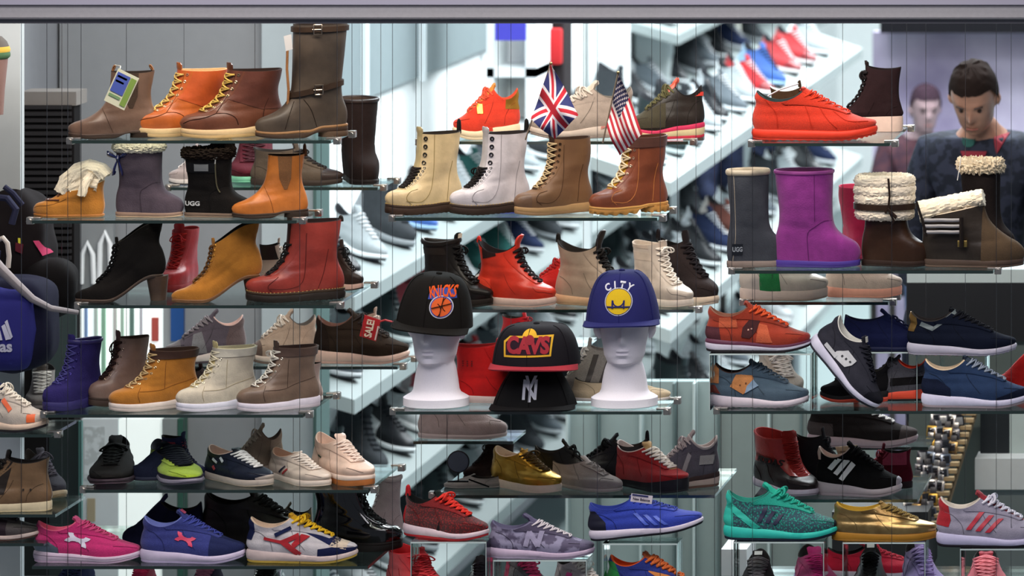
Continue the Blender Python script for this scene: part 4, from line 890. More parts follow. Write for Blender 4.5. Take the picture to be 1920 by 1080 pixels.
shoe('cream, navy and red retro runner with yellow laces', 'runner', (461, 960, 672, 1061), 0, .02, L, up='d4ccd0', uk='suede', sole='runner', mid='cfb9b6', out='b8963c', lace='eebc26', tc='e0a820', lining='e8c8ac', bow=True, bowl=.05, lr=.010, tl=.03, panels=[('toe_cap', [[(.62, -1), (1.3, -1), (1.3, .12), (.80, .16), (.68, .145)]], '20264c', 'suede'), ('heel_tab', [[(-.3, .25), (.06, .22), (.09, .30), (.05, .6), (-.3, .6)]], '20264c', 'suede'), ('eyestay', [[(.54, .30), (.80, .17), (.86, .20), (.60, .60), (.48, .60)]], '20264c', 'suede'), ('vamp', [[(.78, .17), (.92, .13), (.96, .3), (.84, .3)]], 'e6cfb8', 'suede')], decals=[('red_stripe', [bar(.18, .24, .36, .20, .03), bar(.34, .20, .50, .27, .045), bar(.37, .20, .52, .09, .05), [(.44, .19), (.52, .28), (.60, .26), (.46, .15)]], 'b82a34', 'suede'), ('navy_stripe', [bar(.28, .27, .42, .34, .035)], '20264c', 'suede')])
shoe('navy slip-on toe pointing left behind the violet-blue runner', 'slip', (229, 925, 385, 1000), 180, .2, L, up='20223c', uk='suede', sole='flat', mid='2a2c48', out='1c1e30', tc='3a3c58')
shoe('dark brown leather derby shoe behind the violet-blue runner', 'court', (376, 908, 590, 1000), 0, .2, L, up='2b2320', uk='leather', sole='flat', mid='231c1a', out='1c1614', lace='1a1615', lining='1c1614', bow=False)
shoe('black patent leather lace-up boot behind the yellow-laced runner', 'boot', (580, 888, 756, 1008), 0, .2, L, up='0d0c0d', uk='patent', sole='heel', mid='1a1412', out='16110f', lace='141414', lining='101010')
shoe('pale rose-grey high top seen from behind at the centre left', 'high', (668, 880, 756, 1000), -160, .35, L, up='b5a4a4', uk='suede', sole='cup', mid='c8b8b8', lace='c0b0b0', lining='9a8484', collar=('pad', 'c8b6b4', .022))
shoe('beige shoe heel under the striped sneaker, low on the left', 'slip', (496, 922, 588, 975), 180, .35, L, up='857868', uk='suede', sole='flat', mid='a89a8c')
# ---- left bottom toes
shoe('navy running shoe with teal tongue emblem, toe to the window, bottom left', 'runner', (84, 1036, 180, 1130), -85, .03, SH['L7'], up='1f2452', uk='knit', sole='runner', mid='2a2c50', lace='20244c', tc='2a8088', lining='2a8088', tl=.07, tag='4ac0b8', bow=False)
shoe('neon pink knit shoe, toe to the window, at the bottom', 'runner', (226, 1046, 296, 1128), -85, .03, SH['L7'], up='ee2c64', uk='knit', sole='runner', mid='f04a78', lace='f03c70', tl=.05, bow=False, lr=.014)
shoe('purple and pink laced shoe, toe to the window, at the bottom', 'runner', (343, 1040, 420, 1128), -85, .03, SH['L7'], up='3c2c4c', uk='knit', sole='runner', mid='4a3a5c', lace='d07a98', tl=.06, bow=False, lr=.014, lining='5a5078')
shoe('glossy black shoe with silver tongue emblem, toe to the window, at the bottom', 'runner', (452, 1042, 536, 1130), -85, .03, SH['L7'], up='1c171b', uk='patent', sole='runner', mid='2c2428', lace='141214', tl=.06, bow=False, lr=.012, tag='b8b0a8')
# ---- far left column
shoe('taupe sneaker with thick white crossed laces, partly hidden at far left', 'mid', (46, 680, 108, 772), -78, .5, SH['F0'], up='7a7068', uk='suede', sole='cup', mid='8a8078', lace='eee6da', lr=.014, bow=False)
shoe('white, navy and orange running shoe cut by the left edge', 'runner', (-72, 706, 92, 812), -12, .02, SH['F1'], up='cdbfb2', uk='suede', sole='runner', mid='e0c4ae', out='2a2428', lace='e8dccc', panels=[('toe_cap', toecap(.84), 'd8c4b4', 'suede'), ('navy_side', [[(.1, -1), (.52, -1), (.5, .2), (.6, .5), (.1, .5)]], '1f2448', 'suede')], decals=[('orange_patch', [rect2(.83, .10, .91, .17)], 'ee6a34', 'plain'), ('orange_stripe', [bar(.52, .30, .64, .20, .04)], 'e0643c', 'plain')])
shoe('brown leather sandal-like boot with cream sole at the lower left edge', 'mid', (-70, 852, 99, 962), 180, .02, SH['F2'], up='7d6044', uk='leather', sole='wedge', mid='d8c6a4', out='c0ac88', lace='2a2420', tc='241e1c', keepz=1.0, decals=[('side_rivet', [rect2(.20, .24, .22, .26), rect2(.28, .24, .30, .26)], '2a2420', 'plain'), ('heel_label', [rect2(.12, .03, .17, .08)], '8a4a2c', 'plain')], panels=[('dark_strap', [[(.50, .2), (.62, .2), (.52, .6), (.40, .6)]], '2e2622', 'leather')])
shoe('grey laced running shoe with cream heel behind the brown sandal-like boot', 'runner', (40, 838, 127, 946), -50, .2, SH['F2'], up='4c4a54', uk='knit', sole='runner', mid='d4bc9c', out='a08868', lace='6a6470', tl=.05)
shoe('dark purple and grey running shoe toe with white sole at the bottom left edge', 'runner', (-120, 938, 78, 1016), 0, .02, SH['F3'], up='5c5454', uk='knit', sole='runner', mid='d8c0b8', out='5a3c34', lace='3a2c38', panels=[('quarter', [[(-.3, -1), (.78, -1), (.66, 1), (-.3, 1)]], '3c3038', 'knit')])
# ================= centre
L = SH['C1']
shoe('coral red and gold child running shoe on the rear top shelf', 'runner', (848, 155, 976, 249), -158, .48, L, up='e0402a', uk='suede', sole='runner', mid='e6d2b0', out='d8c4a4', lace='e8583c', tc='d8883c', lining='c8482c', panels=[('heel_counter', [[(-.2, .24), (.24, .26), (.2, .6), (-.2, .6)]], 'c89440', 'foil')], decals=[('gold_badge', [rect2(.58, .22, .66, .30)], 'cfa044', 'foil'), ('red_sole_block', [[(.42, .0), (.58, .0), (.56, .11), (.45, .11)]], 'd83c2c', 'rubber', .03)], tl=.05)
shoe('grey-beige running shoe behind the two flags', 'runner', (992, 150, 1192, 252), -158, .48, L, up='a8988c', uk='suede', sole='runner', mid='c0b0a4', out='8a7c74', lace='c8bcb0', lining='6a645c', tc='c4b8a8', decals=[('pink_patch', [rect2(.22, .06, .36, .11)], 'd88c80', 'rubber', .02)], tl=.07)
shoe('olive-black running shoe with pink sole band on the rear top shelf', 'runner', (1178, 145, 1322, 250), -158, .48, L, up='2e2824', uk='leather', sole='runner', mid='e6d2a4', out='c83048', lace='5c5838', tc='e0563c', lining='1c1818', stripe_sole=('cc2c58', .55, 1.02), panels=[('vamp', [[(.56, .1), (1.2, .1), (1.2, .6), (.5, .6)]], '4a4434', 'knit')], decals=[('red_heel_tab', [rect2(.03, .35, .15, .38)], 'e04030', 'plain')], tl=.08)
L = SH['C2']
DMS = [[(.74, .13), (.80, .2), (.76, .27), (.66, .30)], [(.80, .17), (.62, .15), (.50, .25), (.45, .5), (.44, .92)], [(.26, .14), (.24, .4), (.20, .6)]]
shoe('cream yellow eight-eye lace-up boot with black loop', 'dm', (721, 222, 869, 406), -144, .03, L, up='dcc294', uk='leather', sole='dm', out='33231a', welt='3a2a20', stitch='d8b860', lace='241e1c', eyelet='8a8478', tc='c8b484', lining='2a2420', bow=False, loop='1c1a1a', looph=.13, lr=.010, seams=DMS, seamc='8a7848', rows=8, st=dict(lz=(.34, .62)), extra=[lambda up, bvh, side, o: [('eyelet', (lambda e: torus(e, up.P(v, side*R(36))+up.N(v, side*R(36))*.006, up.N(v, side*R(36)), .020, .008, 12, 5))(bmesh.new()), mat('5c564c', 'metal'), 'upper', None) for v in (.68, .77, .86, .95)]])
shoe('silver-white eight-eye lace-up boot with black loop', 'dm', (842, 222, 996, 406), -144, .03, L, up='dcd4d8', uk='leather', sole='dm', out='2e2019', welt='3a2c24', stitch='d8b860', lace='1c1818', eyelet='8a8888', tc='c8c2c4', lining='2a2424', bow=True, bowl=.06, loop='1c1a1a', looph=.13, lr=.010, seams=DMS, seamc='8a8488', rows=8, st=dict(lz=(.34, .62)), extra=[lambda up, bvh, side, o: [('eyelet', (lambda e: torus(e, up.P(v, side*R(36))+up.N(v, side*R(36))*.006, up.N(v, side*R(36)), .020, .008, 12, 5))(bmesh.new()), mat('3c3a3c', 'metal'), 'upper', None) for v in (.68, .77, .86, .95)]])
shoe('worn tan-brown lace-up boot beside the silver-white boot', 'boot', (963, 247, 1113, 405), -144, .03, L, up='84603f', up2='6a4a30', uk='worn', sole='wedge', mid='a88458', out='8a6a48', lace='c0a880', tc='3e2c22', lining='3a2a20', bow=False, lr=.009, rows=9, eyelet='5a4434', seams=DMS, seamc='4a3222', panels=[('toe_cap', [[(.80, -1), (1.2, -1), (1.2, 1), (.88, 1)]], '7c5c44', 'leather')], st=dict(F=ST['boot']['F'][:-1]+[(.55, .80), (.55, .93)], B=ST['boot']['B'][:-1]+[(.05, .78), (.06, .93)]))
shoe('red-brown leather work boot with tan lug sole and yellow cord, right end of its shelf', 'boot', (1104, 243, 1255, 405), -144, .03, L, up='88472c', uk='leather', sole='lug', mid='c08a48', out='b07c3c', hc='b07c3c', welt='c89450', hh=.09, lace='dccaa8', eyelet='e8d8b8', tc='c8941e', lining='4a2c20', bow=True, bowl=.07, lr=.011, seams=DMS, seamc='c07840', collar=('band', '5c3a30', .13), st=dict(F=ST['boot']['F'][:-1]+[(.55, .80), (.55, .93)], B=ST['boot']['B'][:-1]+[(.05, .78), (.04, .93)]))
# ---- rear centre
L = SH['C3']
shoe('black strapped high top rising behind the black cap', 'high', (788, 435, 925, 578), -20, .48, L, up='1a1715', uk='leather', sole='cup', mid='2a2420', lace='141212', lr=.012, collar=('pad', '221d1a', .025), tag='e8d8c0', tl=.09, panels=[('ankle_strap', [[(-.2, .62), (1, .62), (1, .70), (-.2, .70)]], '2a2420', 'leather'), ('upper_strap', [[(-.2, .74), (1, .74), (1, .80), (-.2, .80)]], '2a2420', 'leather')])
shoe('bright red high top with black laces and white sole', 'high', (892, 438, 1044, 577), -14, .48, L, up='e23a24', uk='leather', sole='runner', mid='e4c4b8', out='d8b0a0', lace='1f1618', tc='e03a28', lining='1c1618', loop='c8281c', looph=.03, tl=.10, tfwd=.55, bow=True, bowl=.05, lr=.011, panels=[('heel_cup', [[(-.2, -1), (.32, -1), (.22, .3), (-.2, .34)]], 'f04830', 'rubber'), ('ankle_insert', [[(.12, .52), (.3, .56), (.28, .72), (.1, .74)]], '2a1c1c', 'fabric')], st=dict(F=ST['high']['F'][:-2]+[(.535, .64), (.54, .70)], B=ST['high']['B'][:-2]+[(.05, .56), (.02, .72)], dip=.12))
shoe('beige high top with black tongue and black laces', 'high', (1040, 430, 1200, 577), -18, .48, L, up='b09c88', uk='leather', sole='runner', mid='c8a07c', out='a88868', lace='1c1918', tc='2c2422', lining='241f1c', loop='1c1a18', looph=.06, tl=.16, tfwd=.35, bow=True, bowl=.05, lr=.012, st=dict(dip=.10, F=ST['high']['F'][:-2]+[(.535, .62), (.54, .67)], B=ST['high']['B'][:-2]+[(.05, .56), (.02, .70)]))
shoe('black and white shoe with bold white letters behind the red high top', 'mid', (862, 478, 965, 578), 160, .62, L, up='1c191a', uk='leather', sole='cup', mid='e8e0dc', lace='141212', side=1, texts=[('letters', 'NE', .72, .24, .26, 20, 'eee6dc')])
shoe('red sneaker with a white letter N behind the beige high top', 'court', (990, 472, 1110, 542), -165, .66, L, up='c02420', uk='suede', sole='cup', mid='d8c8bc', lace='a01c1c', decals=[('letter_n', letterN(.45, .24, .11), 'eee4dc', 'plain')])
shoe('white high top with two ankle straps on the rear centre shelf', 'high', (1183, 449, 1301, 583), -40, .47, L, up='d8c9ba', uk='leather', sole='cup', mid='e8dacb', out='c8b8a8', lace='f0e6da', tc='d8c8b8', lining='b8a898', bow=True, bowl=.05, lr=.010, tl=.02, panels=[('ankle_strap', [[(-.2, .56), (1, .56), (1, .66), (-.2, .66)]], 'dccab8', 'leather'), ('upper_strap', [[(-.2, .71), (1, .71), (1, .81), (-.2, .81)]], 'd4c0ae', 'leather')])
shoe('dark brown high sneaker with pale sole and toe, right of the white high top', 'mid', (1225, 424, 1349, 574), -36, .60, None, up='352b2b', uk='knit', sole='runner', mid='cdb8a6', out='b8a494', lace='1f191c', tc='2a2224', lining='1c1818', lr=.012, rows=7, tl=.10, loop='2a2224', bow=False, keepz=1.25)
# ---- behind the caps
L = SH['C4']
shoe('red suede high top with perforations, between the foam head and the stacked caps', 'high', (846, 630, 1020, 761), 0, .13, L, up='cf1717', uk='suede', sole='cup', mid='dcc4bc', out='c8b0a8', lace='b81414', tc='c01414', lining='8a1010', bow=False, decals=[('perforation', [rect2(.14+.05*i, .50+.03*j, .155+.05*i, .515+.03*j) for i in range(3) for j in range(3)], '6a0c0c', 'plain')])
shoe('grey-beige strapped sneaker between the stacked caps and the right foam head', 'mid', (1040, 632, 1170, 740), 180, .2, L, up='aea59a', uk='knit', sole='runner', mid='d8ccc0', out='a89a90', lace='d8d0c8', panels=[('cage_strap', [[(.3, .1), (.38, .1), (.2, .5), (.12, .5)], [(.5, .1), (.58, .1), (.42, .5), (.34, .5)]], '5c544e', 'leather')], lining='8a8078')
shoe('cream low shoe with white sole behind the right foam head', 'slip', (1070, 700, 1258, 757), 0, .16, L, up='e0c8a4', uk='suede', sole='cup', mid='eae0d8', out='d8ccc4')
shoe('bright red shoe far behind, above the yellow-lettered cap', 'mid', (938, 584, 1030, 640), -20, .88, SH['C4b'], up='cc1c28', uk='suede', sole='cup', mid='e8e0dc', lace='a01420')
shoe('pale rose suede sneaker just below the foam-head shelf', 'slip', (783, 740, 952, 826), 0, .47, SH['C5b'], up='ab9794', uk='suede', sole='flat', mid='b4a2a0', out='c0b0ae')
# ---- fifth centre
L = SH['C5']
shoe('shiny gold leather low sneaker with cream sole', 'court', (920, 835, 1054, 931), -36, .31, L, up='b0842e', up2='c89c42', uk='foil', sole='cup', mid='d6c0ae', out='c8b0a0', lace='5a4018', eyelet='4a3818', tc='a87c2c', lining='d8bca4', bow=True, bowl=.05, lr=.008, tl=.01, panels=[('heel_tab', [[(-.2, .26), (.12, .26), (.10, .6), (-.2, .6)]], 'b48c38', 'foil')])
shoe('plain warm grey suede low shoe beside the gold sneaker', 'slip', (1026, 853, 1168, 924), -34, .33, L, up='a39490', uk='suede', sole='flat', mid='a89a96', out='988a86', lining='5a504e', lace='8c807c', bow=False, tc='a09290', lr=.006)
shoe('red suede sneaker with white laces and black toe rim', 'court', (1148, 824, 1292, 932), -40, .31, L, up='a81f22', uk='suede', sole='cup', mid='1c1a20', out='1c1a20', lace='f0e4da', tc='c8a070', lining='dcc8c4', bow=False, lr=.010, tl=.05, st=dict(sole=[(0, .06), (.5, .08), (1, .13)]), panels=[('heel_tab', [[(-.2, .26), (.06, .26), (.06, .6), (-.2, .6)]], 'b8a4a4', 'suede')])
shoe('black low shoe peeping over the grey suede one', 'slip', (998, 822, 1120, 884), 0, .45, L, up='1c1a1a', uk='leather', sole='flat', mid='1c1a1a', lace='141414')
shoe('black laced shoe behind the heel of the red suede sneaker', 'court', (1070, 806, 1222, 890), 180, .46, L, up='17141a', uk='leather', sole='flat', mid='1c181c', lace='0e0e10', loop='141216', looph=.06, tl=.07)
shoe('grey-purple running shoe with cream collar at the right of the centre shelf', 'runner', (1212, 805, 1350, 912), -155, .36, L, up='5e5864', uk='suede', sole='runner', mid='c2a8a0', out='6a4a40', lace='b8a8a8', tc='a89898', lining='b09c98', ck='suede', collar=('pad', 'cfc0bc', .012), decals=[('pale_flash', [[(.12, .2), (.32, .2), (.30, .28), (.08, .28)]], 'a8a4a4', 'suede'), ('pale_band', [bar(.44, .3, .56, .14, .05)], 'a49ca0', 'suede')], stripe_sole=('3c2c2c', .5, 1.02))
shoe('dark brown shoe behind the round mirror', 'mid', (868, 820, 968, 893), -150, .5, L, up='2c1f1e', uk='suede', sole='flat', mid='3a2a28', lace='241a1a')
shoe('grey flat shoe lying under the round mirror', 'slip', (832, 890, 940, 925), 180, .4, L, up='8c8482', uk='suede', sole='flat', mid='8a8280')
# ---- sixth centre
z = riser('clear riser under the red and black runner', 770, 912, 1016, 1136, .02)
shoe('red and black knit runner with red laces and white midsole', 'runner', (755, 908, 918, 1016), -22, .02, z, up='93191c', up2='4a1012', uk='knit', sole='runner', mid='dcc4cc', out='b82028', lace='e03428', tc='1c2420', lining='141414', bow=True, bowl=.04, lr=.012, tl=.04, loop='c82028', panels=[('side_cage', [[(.30, -1), (.52, -1), (.52, .2), (.60, .42), (.40, .4), (.24, .14)]], '231c1e', 'rubber'), ('heel_rim', [[(-.2, -1), (.05, -1), (.05, .3), (-.2, .3)]], 'b82028', 'rubber'), ('toe_rim', [[(.95, -1), (1.2, -1), (1.2, .3), (1.0, .2)]], 'a81c26', 'rubber')])
z = riser('clear riser under the paisley purple runner', 925, 1100, 1050, 1136, .05)
shoe('grey-purple paisley running shoe with a big pale letter N', 'runner', (914, 961, 1116, 1050), 0, .05, z, up='585068', up2='8c86a0', uk='pattern', sole='runner', mid='cbb4cc', out='a898b0', lace='dcd0d4', lining='6a6480', bow=False, lr=.008, tl=.10, tc='5c5470', decals=[('letter_n', letterN(.45, .235, .14), 'a49cb8', 'suede')], panels=[('toe_cap', toecap(.86), '6a627c', 'suede')])
z = riser('clear riser under the royal blue runner', 1130, 1270, 1019, 1136, .03)
shoe('royal blue knit runner with black heel and white midsole, toe raised', 'runner', (1102, 926, 1320, 1018), 0, .03, z, pitch=7, up='2c42b4', uk='knit', sole='runner', mid='d8ccdc', out='1c1a24', lace='2c3c94', lining='26368c', bow=False, lr=.007, tl=.02, tc='2c40a4', panels=[('heel_counter', [[(-.2, -1), (.13, -1), (.17, .2), (.08, .34), (-.2, .34)]], '1c1c2c', 'rubber')], decals=[('side_stripe', stripes3(.52, .13, .035, .085, -.10, .14), '4c62c8', 'plain')])
# ---- centre bottom
shoe('vivid red knit shoe at the bottom, lacing towards the window', 'mid', (722, 1016, 850, 1130), -55, .02, SH['C7'], up='ec3038', uk='knit', sole='runner', mid='f04850', lace='f04048', tc='f03a40', tl=.06, lining='d82830')
shoe('glossy black shoe beside the red knit shoe at the bottom', 'runner', (866, 1040, 935, 1130), -80, .03, SH['C7'], up='1c181e', uk='patent', sole='runner', mid='2a2428', lace='262028', bow=False)
shoe('grey and neon pink running shoe at the bottom centre', 'runner', (942, 1030, 1042, 1130), -62, .03, SH['C7'], up='6a6068', up2='8c8488', uk='knit', sole='runner', mid='c8b8c0', lace='ee4a80', tc='c87890', tl=.06, lr=.010, lining='d83c70', panels=[('pink_trim', [[(.2, .1), (.3, .1), (.26, .5), (.1, .5)]], 'e03870', 'plain')])
shoe('white running shoe with neon pink patch at the bottom centre', 'runner', (1038, 1036, 1150, 1130), -52, .03, SH['C7'], up='dcd0d2', uk='knit', sole='runner', mid='e0d4dc', lace='f0e4dc', tc='e8c4bc', tl=.04, decals=[('pink_patch', [[(.34, .12), (.52, .12), (.48, .28), (.38, .28)]], 'f040a0', 'plain')])
shoe('green, orange and indigo running shoe at the bottom centre', 'runner', (1136, 1032, 1322, 1128), -10, .02, SH['C7'], up='2a3a94', uk='knit', sole='runner', mid='d8d0d0', lace='e8743a', tc='e8743a', lining='e85c24', tl=.04, lr=.012, bow=False, panels=[('heel_counter', counter(.2, .38), '2f9a4c', 'suede'), ('toe_cap', toecap(.80), '38a050', 'suede'), ('eyestay', [[(.46, .3), (.78, .14), (.86, .2), (.56, .6)]], 'e08a4a', 'suede')])
# ================= right
L = SH['R1']
shoe('solid orange-red running shoe on the short top shelf', 'runner', (1409, 162, 1646, 268), 0, .03, L, up='dc3418', uk='knit', sole='runner', mid='d63216', out='c82c14', lace='e43c1c', tc='dc3418', lining='2c3a3c', bow=False, lr=.006, lug=.012, tl=.02, st=dict(sole=[(0, .10), (1, .09)]), seams=[[(.22, .12), (.20, .25), (.10, .38)], [(.40, .38), (.46, .25), (.50, .12)], [(.50, .38), (.60, .22), (.70, .12)], [(.66, .26), (.78, .18), (.94, .17)]], seamc='b82810', seamr=.004)
shoe('dark brown shaggy high top with white sole behind the orange shoe', 'high', (1560, 113, 1694, 250), 180, .3, L, up='2e1f22', uk='suede', sole='cup', mid='e4c8bc', out='d0b4a8', lace='1a1416', tc='2a2020', lining='1c1416', lr=.014, bow=True, bowl=.08, tl=.06, st=dict(sole=[(0, .19), (1, .18)]))
shoe('brown laced tongue of a shoe just behind the orange shoe', 'mid', (1440, 150, 1560, 250), 0, .28, L, up='4a3828', uk='suede', sole='cup', mid='b8a898', lace='2a2018', lr=.012, lining='cfd8dc')
L = SH['R2']
shoe('tall slate grey sheepskin boot with pale rim, left end of its shelf', 'ugg', (1360, 313, 1478, 508), 20, .03, L, up='454850', uk='suede', sole='flat', mid='8a7a72', out='6a5c56', lining='c8b89c', collar=('pad', 'cdbfa8', .024), seams=[[(.10, .07), (.14, .4), (.10, 1.0)]], seamc='cfc0a8', decals=[('heel_patch', [rect2(.09, .14, .25, .26)], '20242c', 'leather')], texts=[('patch_text', 'UGG', .17, .20, .07, 0, '9aa0a8')])
shoe('tall violet-magenta sheepskin boot', 'ugg', (1450, 313, 1614, 508), 0, .03, L, up='94368e', uk='suede', sole='flat', mid='47308c', out='3c2878', lining='a05890', collar=('pad', 'a04a96', .016), seams=UG+[[(.50, .5), (.50, .8), (.50, 1.02)]], seamc='5c1c5c')
shoe('hot pink tall boot peeking between the violet and the fleece-cuffed boots', 'ugg', (1572, 344, 1650, 452), -60, .2, L, up='d8305c', uk='suede', sole='flat', mid='b82850', lining='e04870')
def fleece_wrap(up, bvh, side, o):
    out = []; b = bmesh.new()
    for v, r in ((.97, .075), (.88, .07), (.79, .07)):
        pass
    for z, rr in ((1.0, .07), (.90, .075), (.80, .07), (.62, .06)):
        ring = []
        for k in range(36):
            th = 6.283185*k/36; ring.append(Vector((.36+.36*math.cos(th), .25*math.sin(th), z)))
        furball(b, ring, rr*1.15, .022, 14, 1.0, z*10)
    out.append(('fleece_cuff', b, mat('f0e2cc', 'fur'), None, None))
    c = bmesh.new(); ring = [Vector((.36+.435*math.cos(6.2832*k/40), .325*math.sin(6.2832*k/40), .71+.0*k)) for k in range(40)]
    g = [[c.verts.new(p+Vector((0, 0, .035))) for p in ring], [c.verts.new(p-Vector((0, 0, .035))) for p in ring]]
    for k in range(40): c.faces.new((g[0][k], g[0][(k+1) % 40], g[1][(k+1) % 40], g[1][k]))
    solid(c, geom=c.faces[:], thickness=.012); out.append(('leather_band', c, mat('33231b', 'leather'), None, None))
    d = bmesh.new(); tube(d, [Vector((.50, side*.345, 1.06)), Vector((.52, side*.35, .85)), Vector((.50, side*.355, .70)), Vector((.58, side*.34, .56)), Vector((.54, side*.33, .5))], .016, 6)
    tube(d, [Vector((.46, side*.345, .66)), Vector((.5, side*.37, .70)), Vector((.62, side*.35, .60))], .022, 6); out.append(('leather_tie', d, mat('2a1c16', 'leather'), None, None))
    return out
shoe('dark brown boot with thick cream fleece cuff and leather tie', 'ugg', (1599, 322, 1742, 508), -8, .03, L, up='3a2418', uk='leather', sole='flat', mid='2c1c16', out='241814', lining='e0ccb0', extra=[fleece_wrap], keepz=None)
def wool_side(up, bvh, side, o):
    b = bmesh.new(); pts = [Vector((-.02+.62*i/10, 0, .50+.14*(i/10))) for i in range(11)]
    furball(b, pts, lambda t: .17*(1-.25*t), .022, 20, .62, 4, False)
    c = bmesh.new()
    for i in range(3): tube(c, [Vector((.04+.34*k/10, side*(.20+.01*math.sin(k)), .45-.055*i)) for k in range(11)], .018, 6)
    d = bmesh.new()
    for x in (.36, .42):
        box(d, x, x+.035, side*.19-.02, side*.19+.02, .20, .26, .004)
    e = bmesh.new(); tube(e, [Vector((-.04, side*.20, .62)), Vector((.02, side*.22, .45)), Vector((.06, side*.21, .30))], .014, 6); tube(e, [Vector((.40, side*.22, .48)), Vector((.40, side*.22, .2))], .022, 6)
    return [('fleece_lining', b, mat('f0e2c8', 'fur'), None, None), ('silver_cord', c, mat('a8a4a4', 'fabric'), None, None), ('metal_bead', d, mat('c8a860', 'metal'), None, None), ('leather_tie', e, mat('241c18', 'leather'), None, None)]
shoe('low brown-black suede boot with cream wool lining and metal beads', 'ugg', (1716, 354, 1922, 498), 0, .03, L, up='38302a', uk='leather', sole='flat', mid='4a382e', out='5a463a', lining='e0ccb0', extra=[wool_side], st=dict(F=[(.97, .04), (1.0, .10), (.985, .16), (.93, .22), (.84, .27), (.74, .34), (.66, .42), (.62, .50), (.60, .58)], B=[(.02, .08), (.0, .18), (.0, .3), (.0, .42), (.0, .46)], W1=.17), panels=[('toe_vamp', [[(.56, -1), (1.3, -1), (1.3, .8), (.60, .8)]], '5c4a38', 'suede')])
def fluff_top(up, bvh, side, o):
    b = bmesh.new(); furball(b, [up.P(1, 6.2832*k/30) for k in range(30)], .06, .06, 12, 1.2, 2); return [('fur_cuff', b, mat('dccbb0', 'fur'), None, None)]
shoe('tall dark boot with ragged beige fur top behind the low suede boot', 'ugg', (1790, 290, 1905, 470), -30, .25, L, up='201a1a', uk='suede', sole='flat', mid='2a2220', extra=[fluff_top], lining='a89878')
L = SH['R3']
shoe('white leather sneaker with green side panel on the small rear shelf', 'court', (1386, 455, 1553, 557), 0, .41, L, up='d8ccc0', uk='leather', sole='cup', mid='d8c4b8', out='a89488', lace='e8e0d8', panels=[('green_panel', [[(.30, -1), (.66, -1), (.46, .24), (.34, .6), (.22, .6)]], '2f8a4e', 'suede')])
shoe('sneaker with salmon pink sole at the right of the small rear shelf', 'court', (1548, 462, 1692, 546), 0, .48, L, up='c8b8ac', uk='suede', sole='cup', mid='e0a08c', out='d8907c', lace='d8ccc0')
# ---- fourth right
z = riser('clear riser under the rust red runner', 1330, 1522, 663, 769, .015, .14)
SAUC = lambda c1, c2, c3: [('toe_cap', [[(.80, -1), (1.2, -1), (1.2, .3), (.90, .14)]], c1, 'suede'), ('heel_counter', [[(-.3, -1), (.30, -1), (.18, .2), (-.3, .24)]], c2, 'suede'), ('foxing', fox(-.1, .12), c3, 'rubber')]
shoe('rust red suede runner with maroon side badge on the upper riser', 'runner', (1322, 563, 1521, 662), 0, .02, z, up='a23a26', uk='suede', sole='runner', mid='dcd4e4', out='241f24', lace='e0562c', tc='b8442c', lining='8a5a48', bow=False, lr=.010, tl=.05, panels=[('toe_cap', [[(.80, -1), (1.2, -1), (1.2, .3), (.90, .14)]], '9c2c24', 'suede'), ('heel_counter', [[(-.3, -1), (.34, -1), (.14, .24), (-.3, .26)]], '5a3038', 'suede'), ('mesh', [[(.50, .1), (.66, .1), (.60, .26), (.52, .28)], [(.14, .24), (.32, .24), (.30, .34), (.14, .33)]], 'd0603c', 'knit')], decals=[('side_badge', [[(.36, .15), (.44, .14), (.50, .20), (.53, .30), (.43, .31), (.37, .24)]], '4a2a2c', 'suede'), ('badge_dot', [rect2(.42, .21, .435, .225), rect2(.45, .22, .465, .235)], 'b88878', 'plain', .014)], stripe_sole=('5c2c44', .55, 1.02))
shoe('blue-grey suede runner with tan side badge on the shelf below', 'runner', (1334, 672, 1518, 769), 0, .03, SH['R4'], up='4c5e6e', uk='suede', sole='runner', mid='cfc2cc', out='8c8088', lace='5a6a78', tc='50606e', lining='3a2824', bow=False, lr=.008, tl=.03, lug=.012, panels=[('toe_cap', [[(.80, -1), (1.2, -1), (1.2, .3), (.90, .14)]], '46586a', 'suede'), ('heel_tab', [[(-.3, .24), (.08, .24), (.08, .6), (-.3, .6)]], 'c8804c', 'suede'), ('heel_badge', [[(-.3, .17), (.1, .14), (.04, .22), (-.3, .24)]], '7c3c34', 'suede')], decals=[('side_badge', [[(.20, .21), (.34, .14), (.46, .22), (.43, .33), (.26, .33)]], 'c88450', 'suede'), ('badge_corner', [[(.36, .15), (.50, .22), (.44, .28), (.38, .22)]], '8aa0b8', 'suede', .012), ('badge_dot', [rect2(.30, .22, .315, .235), rect2(.36, .24, .375, .255)], '6a3c20', 'plain', .015)])
z = riser('clear riser under the plain navy suede shoe', 1600, 1720, 660, 764, .15, .12)
shoe('plain navy suede shoe behind the tilted grey runner', 'slip', (1578, 578, 1738, 660), 0, .15, z, up='1c2146', uk='suede', sole='flat', mid='1c2040', out='181a30', lining='141834', lace='14183a', bow=False)
z = riser('clear riser under the black and gold runner', 1762, 1850, 663, 769, .14, .10)
shoe('black-navy running shoe with gold heel and grey collar flash', 'runner', (1700, 575, 1907, 662), 0, .07, z, up='14192a', uk='suede', sole='runner', mid='c2bccc', out='a8a2b0', lace='181820', tc='26262c', lining='3a3432', bow=False, lug=.014, lr=.008, tl=.03, panels=[('heel_tab', [[(-.3, .26), (.07, .24), (.10, .32), (.06, .6), (-.3, .6)]], 'b08a50', 'foil'), ('collar_flash', [[(.12, .30), (.24, .25), (.27, .285), (.14, .34)], [(.24, .25), (.46, .41), (.44, .45), (.25, .29)]], '7c8688', 'leather')])
